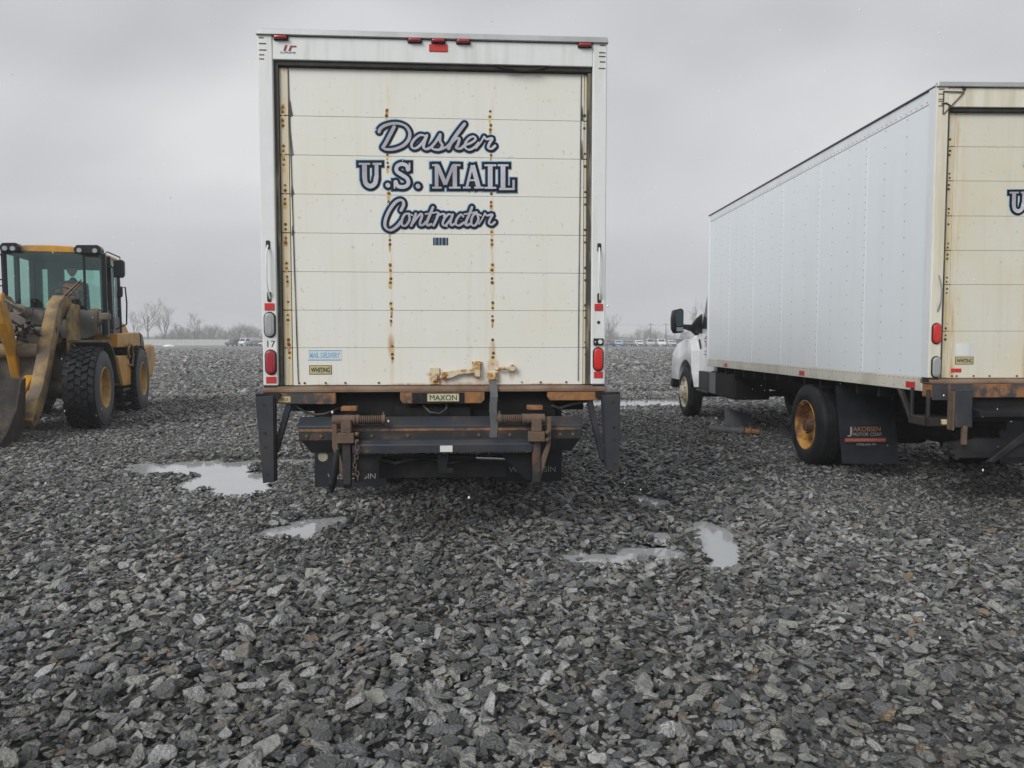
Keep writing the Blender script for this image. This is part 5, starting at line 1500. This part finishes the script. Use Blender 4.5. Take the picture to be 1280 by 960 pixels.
# seat and wheel
se = empty('operator_seat', ld)
MB().box(-0.12, 0.40, 1.82, 2.3, 1.86, 1.99).build('cushion', 'cabblack', se, bevel=0.04, seg=2)
MB().prism([(-0.12, 1.95), (0.40, 1.95), (0.37, 2.6), (-0.09, 2.6)], 2.27, 2.4, 'y').build('backrest', 'cabblack', se, bevel=0.04, seg=2)
MB().cyl((0.14, 2.05, 1.58), (0.14, 2.05, 1.86), 0.1, n=12).build('pedestal', 'cabblack', se)
swm = empty('steering_wheel', ld)
ring = []
for i in range(25):
    a_ = 2 * math.pi * i / 24
    ring.append((0.14 + 0.19 * math.cos(a_), 1.62 - 0.13 * math.sin(a_), 2.33 + 0.13 * math.sin(a_)))
MB().tube(ring, 0.016, 7).build('rim', 'blackplastic', swm)
MB().tube([(0.14, 1.62, 2.33), (0.14, 1.42, 2.1), (0.14, 1.3, 1.6)], 0.03, 8).tube([(-0.05, 1.62, 2.33), (0.33, 1.62, 2.33)], 0.014, 6).build('column', 'blackplastic', swm)


# ------------------------------------------------------------------ operator
def skin_body(name, verts, edges, radii, mat_, parent, root=0, sub=2):
    me = bpy.data.meshes.new(name)
    me.from_pydata(verts, edges, [])
    o = link(name, me, parent)
    md = o.modifiers.new('skin', 'SKIN')
    md.use_smooth_shade = True
    sv = me.skin_vertices[0].data if me.skin_vertices else None
    if sv is None:
        bpy.context.view_layer.objects.active = o
        bm = bmesh.new()
        bm.from_mesh(me)
        bm.verts.layers.skin.verify()
        bm.to_mesh(me)
        bm.free()
        sv = me.skin_vertices[0].data
    for i, r in enumerate(radii):
        sv[i].radius = (r, r) if not hasattr(r, '__len__') else r
        sv[i].use_root = i == root
    ss = o.modifiers.new('sub', 'SUBSURF')
    ss.levels = ss.render_levels = sub
    dg = bpy.context.evaluated_depsgraph_get()
    m2 = bpy.data.meshes.new_from_object(o.evaluated_get(dg))
    o.modifiers.clear()
    o.data = m2
    bpy.data.meshes.remove(me)
    m2.materials.clear()
    m2.materials.append(M[mat_])
    m2.polygons.foreach_set('use_smooth', [True] * len(m2.polygons))
    return o


per = empty('person', None, ld.location, ld.rotation_euler.z)
px_, py_, sz = 0.22, 1.95, 2.05
V = [(px_, py_, sz + 0.1), (px_, py_ - 0.0, sz + 0.28), (px_, py_ - 0.03, sz + 0.46), (px_, py_ - 0.04, sz + 0.56), (px_, py_ - 0.06, sz + 0.63),
     (px_ + 0.17, py_ - 0.04, sz + 0.5), (px_ + 0.24, py_ - 0.12, sz + 0.28), (px_ + 0.15, py_ - 0.36, sz + 0.36),
     (px_ - 0.17, py_ - 0.04, sz + 0.5), (px_ - 0.24, py_ - 0.12, sz + 0.28), (px_ - 0.15, py_ - 0.36, sz + 0.36),
     (px_ + 0.1, py_ - 0.05, sz + 0.08), (px_ + 0.13, py_ - 0.46, sz + 0.1), (px_ + 0.13, py_ - 0.6, sz - 0.3), (px_ + 0.13, py_ - 0.72, sz - 0.33),
     (px_ - 0.1, py_ - 0.05, sz + 0.08), (px_ - 0.13, py_ - 0.46, sz + 0.1), (px_ - 0.13, py_ - 0.6, sz - 0.3), (px_ - 0.13, py_ - 0.72, sz - 0.33)]
E_ = [(0, 1), (1, 2), (2, 3), (3, 4), (2, 5), (5, 6), (6, 7), (2, 8), (8, 9), (9, 10), (0, 11), (11, 12), (12, 13), (13, 14), (0, 15), (15, 16), (16, 17), (17, 18)]
rad = [(0.16, 0.12), (0.155, 0.115), (0.16, 0.11), 0.06, 0.055, 0.07, 0.052, 0.036, 0.07, 0.052, 0.036, 0.09, 0.065, 0.05, 0.045, 0.09, 0.065, 0.05, 0.045]
skin_body('body', V, E_, rad, 'denim', per)
vest = skin_body('vest', V[:3] + [V[5], V[8]], [(0, 1), (1, 2), (2, 3), (2, 4)], [(0.18, 0.14), (0.175, 0.135), (0.18, 0.13), 0.088, 0.088], 'hivis', per)
# head with nose, ears, chin
bm = bmesh.new()
bmesh.ops.create_uvsphere(bm, u_segments=20, v_segments=14, radius=1.0)
for v in bm.verts:
    x, y, z = v.co
    fx = 0.078 * (1.0 if z > -0.2 else 1.0 - 0.28 * (-z - 0.2))
    v.co = (x * fx, y * 0.098, z * 0.118)
    if y < -0.75 and abs(x) < 0.28 and -0.45 < z < 0.1:
        v.co.y -= 0.024 * (1 - abs(x) / 0.28)
    if y < -0.7 and 0.08 < z < 0.3 and 0.2 < abs(x) < 0.55:
        v.co.y += 0.01
    if abs(x) > 0.93 and -0.3 < z < 0.3:
        v.co.x *= 1.14
hm = bpy.data.meshes.new('head')
bm.to_mesh(hm)
bm.free()
hm.materials.append(M['skin'])
hm.polygons.foreach_set('use_smooth', [True] * len(hm.polygons))
ho = link('head', hm, per)
ho.location = (px_, py_ - 0.09, sz + 0.75)
fc = MB()
for s in (-1, 1):
    fc.cyl((s * 0.03, -0.088, 0.012), (s * 0.03, -0.098, 0.012), 0.011, 0.006, n=8)
fc.box(-0.024, 0.024, -0.094, -0.082, -0.062, -0.055)
fo = fc.build('face_features', 'hair', ho)
fo['kind'] = 'stuff'
bm = bmesh.new()
bmesh.ops.create_uvsphere(bm, u_segments=20, v_segments=12, radius=1.0)
bmesh.ops.delete(bm, geom=[v for v in bm.verts if v.co.z < 0.25], context='VERTS')
for v in bm.verts:
    v.co = (v.co.x * 0.086, v.co.y * 0.106, v.co.z * 0.126)
hm = bpy.data.meshes.new('cap')
bm.to_mesh(hm)
bm.free()
hm.materials.append(M['hair'])
link('cap', hm, ho)
for s in (-1, 1):
    w0_ = Vector((px_ + s * 0.15, py_ - 0.36, sz + 0.36))
    HV, HE, HR = [tuple(w0_), (w0_.x, w0_.y - 0.07, w0_.z - 0.005)], [(0, 1)], [0.028, 0.034]
    for fi in range(4):
        b_ = len(HV)
        fx = w0_.x + (fi - 1.5) * 0.02
        L_ = (0.075, 0.085, 0.08, 0.062)[fi]
        HV += [(fx, w0_.y - 0.085, w0_.z), (fx, w0_.y - 0.085 - L_ * 0.5, w0_.z - 0.012), (fx, w0_.y - 0.08 - L_ * 0.6, w0_.z - 0.05)]
        HE += [(1, b_), (b_, b_ + 1), (b_ + 1, b_ + 2)]
        HR += [0.011, 0.01, 0.008]
    b_ = len(HV)
    HV += [(w0_.x - s * 0.045, w0_.y - 0.04, w0_.z - 0.01), (w0_.x - s * 0.05, w0_.y - 0.08, w0_.z - 0.035)]
    HE += [(1, b_), (b_, b_ + 1)]
    HR += [0.012, 0.01]
    skin_body('hand', HV, HE, HR, 'skin', per, sub=1)
tag(per, 'person in orange vest and dark cap seated at the loader controls', 'person')

# ------------------------------------------------------------------ background : fence, cars, trees, poles
fen = empty('fence', None, (0, 206, 0))
tag(fen, 'long white picket fence across the far side behind the loader', 'fence')
pme_ = None
for i in range(30):
    x = -132 + i * 2.44
    if pme_ is None:
        mb = MB()
        for j in range(12):
            mb.box(0.06 + j * 0.2, 0.20 + j * 0.2, -0.02, 0.0, 0.05, 1.62)
        mb.box(0, 2.44, 0.001, 0.04, 0.35, 0.45).box(0, 2.44, 0.001, 0.04, 1.4, 1.5)
        o = mb.build('fence_panel', 'fence', fen)
        pme_ = o.data
        po_ = MB().box(-0.06, 0.06, 0.041, 0.16, 0, 1.7).build('fence_post', 'fence', fen)
        o2 = po_
    else:
        o = link('fence_panel', pme_, fen)
        o2 = link('fence_post', po_.data, fen)
    o.location = (x, 0, 0)
    o2.location = (x, 0, 0)


def car(x, y, col, kind, label, rz=0.0, group='cars parked in a far row'):
    e_ = empty('parked_car', None, (x, y, 0), rz)
    tag(e_, label, 'car', group)
    key = 'car_%.2f_%.2f_%.2f' % col
    if key not in M:
        M[key] = paint(key, col, 0.25, coat=0.5, var=0.02)
    if kind == 'suv':
        bodyp = [(-2.3, 0.35), (-2.35, 0.75), (-2.2, 1.02), (-1.3, 1.12), (-0.7, 1.72), (1.9, 1.76), (2.3, 1.1), (2.35, 0.4)]
        gl = [(-1.18, 1.13), (-0.68, 1.62), (1.85, 1.66), (2.15, 1.13)]
    elif kind == 'van':
        bodyp = [(-2.5, 0.35), (-2.55, 0.9), (-2.2, 1.2), (-1.7, 2.0), (2.5, 2.05), (2.55, 0.4)]
        gl = [(-2.1, 1.25), (-1.68, 1.85), (-0.6, 1.85), (-0.6, 1.25)]
    else:
        bodyp = [(-2.2, 0.32), (-2.25, 0.62), (-2.1, 0.82), (-1.2, 0.95), (-0.5, 1.42), (0.9, 1.45), (1.6, 1.05), (2.2, 0.98), (2.25, 0.4)]
        gl = [(-1.05, 0.97), (-0.48, 1.34), (0.88, 1.37), (1.45, 1.05)]
    MB().prism(bodyp, -0.92, 0.92, 'x').build('body', key, e_, bevel=0.09, seg=2, smooth=45)
    MB().prism(gl, -0.925, 0.925, 'x').build('side_glass', 'darkglass', e_)
    (y0, z0), (y1, z1) = gl[0], gl[1]
    MB().add([(-0.78, y0 - 0.12, z0 + 0.02), (0.78, y0 - 0.12, z0 + 0.02), (0.66, y1 - 0.1, z1 + 0.02), (-0.66, y1 - 0.1, z1 + 0.02)], [(0, 1, 2, 3)]).build('windscreen', 'darkglass', e_)
    for s in (-1, 1):
        MB().box(s * 0.55, s * 0.88, -2.31 if kind != 'van' else -2.58, -2.1, 0.62, 0.78).build('headlight', 'clear', e_)
        for yw in (-1.4, 1.4):
            MB().cyl((s * 0.72, yw, 0.33), (s * 0.94, yw, 0.33), 0.33, n=14).build('wheel', 'rubber', e_)
    MB().box(-0.5, 0.5, -2.32 if kind != 'van' else -2.6, -2.15, 0.45, 0.62).build('grille', 'blackplastic', e_)


WH, SI, DK, LB = (0.72, 0.73, 0.74), (0.42, 0.43, 0.44), (0.03, 0.035, 0.045), (0.30, 0.50, 0.72)
for pxl, col, kind, lab in ((762, DK, 'sedan', 'dark car farthest left in the distant row right of the lettered truck'),
                            (772.5, LB, 'sedan', 'light blue car in the distant row of parked cars'),
                            (785.5, (0.16, 0.17, 0.19), 'sedan', 'dark grey car parked just right of the light blue car'),
                            (798.5, WH, 'sedan', 'white sedan second to the right of the light blue car'),
                            (811.5, SI, 'suv', 'silver car between the white sedan and the tall white sport utility car'),
                            (825.5, WH, 'suv', 'tall white sport utility car in the distant row left of the truck mirror'),
                            (839.0, (0.55, 0.56, 0.57), 'sedan', 'pale grey car below the right truck mirror'),
                            (849.0, DK, 'suv', 'black car partly behind the white hood of the right truck'),
                            (859.5, (0.2, 0.21, 0.24), 'sedan', 'grey car rightmost of the distant row over the truck hood')):
    car((pxl - 640) / 960 * 178, 178 + random.uniform(-1, 1), col, kind, lab, R(random.uniform(-4, 4)))
for pxl, col, kind, lab in ((294, (0.05, 0.06, 0.06), 'suv', 'dark car leftmost of the few parked by the white fence'),
                            (311, (0.6, 0.66, 0.72), 'van', 'pale blue white van parked by the white fence'),
                            (324, (0.05, 0.055, 0.07), 'sedan', 'dark sedan right of the pale van by the fence'),
                            (334, WH, 'sedan', 'white car by the fence partly behind the lettered truck')):
    car((pxl - 640) / 960 * 185, 185, col, kind, lab, R(-25 + random.uniform(-4, 4)), 'cars parked by the white fence')

# snow heap
bm = bmesh.new()
bmesh.ops.create_icosphere(bm, subdivisions=3, radius=1.0)
for v in bm.verts:
    k_ = 1 + 0.25 * mnoise.noise(v.co * 2.1)
    v.co = (v.co.x * 1.3 * k_, v.co.y * 0.8 * k_, max(-0.05, v.co.z * 0.42 * k_))
hm = bpy.data.meshes.new('snow_heap')
bm.to_mesh(hm)
bm.free()
hm.materials.append(M['snow'])
so = link('snow_heap', hm)
so.location = ((211 - 640) / 960 * 178, 178, 0)
tag(so, 'small heap of white snow in front of the far fence', 'snow heap')


def bare_tree(h, seed, spread=0.55, depth=5, first=0.25, thick=0.018):
    r = random.Random(seed)
    tr, cr = MB(), MB()

    def grow(p, d, L_, rad_, lev):
        k_ = 3
        pts = [p]
        q = p.copy()
        dd = d.copy()
        for i in range(k_):
            dd = (dd + Vector((r.gauss(0, 0.1), r.gauss(0, 0.1), 0.06))).normalized()
            q = q + dd * (L_ / k_)
            pts.append(q.copy())
        (tr if lev < 1 else cr).tube(pts, rad_, 5 if lev < 2 else 3, rad_ * 0.55)
        if lev >= depth:
            return
        nb = r.choice((3, 4, 4, 5)) if lev else r.choice((5, 6, 7))
        for i in range(nb):
            f = r.uniform(first if lev == 0 else 0.3, 1.0)
            seg_ = min(int(f * k_), k_ - 1)
            b0 = pts[seg_].lerp(pts[seg_ + 1], f * k_ - seg_)
            ax_ = dd.orthogonal().normalized()
            ax_.rotate(Matrix.Rotation(r.uniform(0, 6.28), 3, dd))
            nd = (dd + ax_ * r.uniform(0.5, 1.1) * spread * 1.6 + Vector((0, 0, 0.1))).normalized()
            grow(b0, nd, L_ * r.uniform(0.45, 0.68), rad_ * r.uniform(0.38, 0.5), lev + 1)
    grow(Vector((0, 0, -0.1)), Vector((r.gauss(0, 0.06), r.gauss(0, 0.06), 1)).normalized(), h * 0.58, h * thick, 0)
    return tr, cr


for pxl, top, y, seed, spread, lab in (
        (186, 367, 216, 3, 0.7, 'tall bare tree just right of the loader, tallest over the white fence'),
        (172, 385, 224, 5, 0.5, 'bare tree leaning over the loader rear, left of the tallest one'),
        (204, 381, 222, 8, 0.5, 'bare bushy tree right of the tallest tree over the fence'),
        (222, 402, 214, 9, 0.7, 'low spreading bare tree above the middle of the white fence'),
        (245, 393, 226, 12, 0.5, 'slim bare tree standing alone above the grey wood left of the lettered truck'),
        (762, 388, 205, 14, 0.75, 'bare tree at the right edge of the lettered truck'),
        (872, 374, 200, 17, 0.55, 'bare round crowned tree behind the right truck mirror'),
        (796, 407, 235, 20, 0.5, 'small bare tree behind the cars, left of the poles'),
        (850, 404, 240, 22, 0.6, 'small bare tree just left of the truck mirror')):
    h = (425 - top) / 960 * y + 1.5
    e_ = empty('bare_tree', None, ((pxl - 640) / 960 * y, y, 0))
    tag(e_, lab, 'tree', 'bare trees at the edge of the lot')
    a_, c_ = bare_tree(h, seed, spread)
    a_.build('trunk', 'bark', e_)
    c_.build('crown', 'bark', e_)

# wood that reads as one mass
protos = [bare_tree(6.2, 40 + i, 0.62, 3, 0.05, 0.014) for i in range(5)]
wv, wf = [], []
off = 0
rr_ = random.Random(5)
arrs = []
for tr_, cr_ in protos:
    vv = np.array(tr_.v + cr_.v)
    ff = [f for f in tr_.f] + [tuple(i + len(tr_.v) for i in f) for f in cr_.f]
    arrs.append((vv, ff))
spots = []
for i in range(330):
    if rr_.random() < 0.62:
        pxl = rr_.uniform(196, 345)
        hh = 1.0 + 0.14 * math.sin(pxl * 0.15) + (0.1 if pxl > 285 else 0.0) - (0.25 if pxl < 225 else 0)
    else:
        pxl = rr_.uniform(745, 890)
        hh = 0.8 + 0.16 * math.sin(pxl * 0.11)
    y = rr_.uniform(248, 285)
    spots.append(((pxl - 640) / 960 * y, y, hh * rr_.uniform(0.8, 1.12)))
for x, y, s in spots:
    vv, ff = arrs[rr_.randrange(5)]
    a_ = rr_.uniform(0, 6.28)
    ca, sa = math.cos(a_), math.sin(a_)
    q = vv * s
    wv.append(np.stack([q[:, 0] * ca - q[:, 1] * sa + x, q[:, 0] * sa + q[:, 1] * ca + y, q[:, 2]], 1))
    wf += [tuple(k_ + off for k_ in f) for f in ff]
    off += len(vv)
wme = bpy.data.meshes.new('distant_wood')
wme.from_pydata(np.concatenate(wv).tolist(), [], wf)
wme.materials.append(M['bark'])
tag(link('distant_wood', wme), 'grey leafless wood along the far edge of the lot', 'wood', kind='stuff')
# low bank under the wood
gxb = np.linspace(-260, 260, 90)
bk_ = MB()
rows = [(240, 0.0), (255, 1.6), (275, 2.4), (330, 2.2)]
for yb, zb in rows:
    for x in gxb:
        bk_.v.append((x, yb + 2 * math.sin(x * 0.07), (zb + 0.5 * math.sin(x * 0.11 + yb) * (zb > 0)) if zb else -0.1))
n_ = len(gxb)
for j in range(len(rows) - 1):
    for i in range(n_ - 1):
        bk_.f.append((j * n_ + i, j * n_ + i + 1, (j + 1) * n_ + i + 1, (j + 1) * n_ + i))
        bk_.m.append(0)
M['bank'] = paint('brown_scrub_bank', (0.16, 0.135, 0.115), 0.9, dirt=(0.09, 0.075, 0.065), amount=0.8, scale=0.3, var=0.2)
tag(bk_.build('scrub_bank', 'bank', smooth=60), kind='structure')

for pxl, lab in ((813, 'wooden utility pole left of the two behind the distant cars'), (832, 'wooden utility pole nearest the truck mirror behind the distant cars')):
    y = 235
    e_ = empty('utility_pole', None, ((pxl - 640) / 960 * y, y, 0))
    tag(e_, lab, 'pole', 'utility poles behind the cars')
    MB().cyl((0, 0, 0), (0, 0, 6.6), 0.15, 0.11, n=8).build('pole', 'pole', e_)
    MB().box(-0.9, 0.9, -0.05, 0.05, 6.1, 6.22).build('crossarm', 'pole', e_)
pts = []
for i in range(13):
    u = i / 12
    x = ((765 + 90 * u) - 640) / 960 * 235
    pts.append((x, 235, 6.2 + 0.9 * (2 * u - 1) ** 2 * 0.5 - 0.2))
tag(MB().tube(pts, 0.03, 4).build('power_line', 'hose'), 'thin overhead wire strung between the far utility poles', 'wire')

# ------------------------------------------------------------------ falling snow
NF = 2200
fp = np.stack([rng.uniform(-9, 9, NF), rng.uniform(2.2, 18, NF), rng.uniform(0.05, 4.5, NF)], 1)
oc = np.array([(1, 0, 0), (-1, 0, 0), (0, 1, 0), (0, -1, 0), (0, 0, 1.5), (0, 0, -1.5)], float)
of = [(0, 2, 4), (2, 1, 4), (1, 3, 4), (3, 0, 4), (2, 0, 5), (1, 2, 5), (3, 1, 5), (0, 3, 5)]
fr_ = rng.uniform(0.0018, 0.0042, NF)
sv_ = (fp[:, None, :] + oc[None] * fr_[:, None, None]).reshape(-1, 3)
sf_ = [tuple(i + 6 * k_ for i in f) for k_ in range(NF) for f in of]
sme = bpy.data.meshes.new('falling_snow')
sme.from_pydata(sv_.tolist(), [], sf_)
sme.materials.append(M['snow'])
tag(link('falling_snow', sme), 'sparse small snowflakes falling through the air', 'snow', kind='stuff')

# ------------------------------------------------------------------ haze
hz, nt, b = base_mat('snow_haze')
nt.nodes.remove(b)
pv = node(nt, 'ShaderNodeVolumePrincipled', {'Color': (0.93, 0.94, 0.96, 1), 'Density': 0.0016, 'Anisotropy': 0.0})
nt.links.new(pv.outputs[0], nt.nodes['Material Output'].inputs['Volume'])
M['haze'] = hz
haze = MB().box(-575, 575, -75, 715, -1.2, 15.5).build('haze', 'haze')
tag(haze, 'pale snowy haze filling the air over the lot', 'haze', kind='stuff')
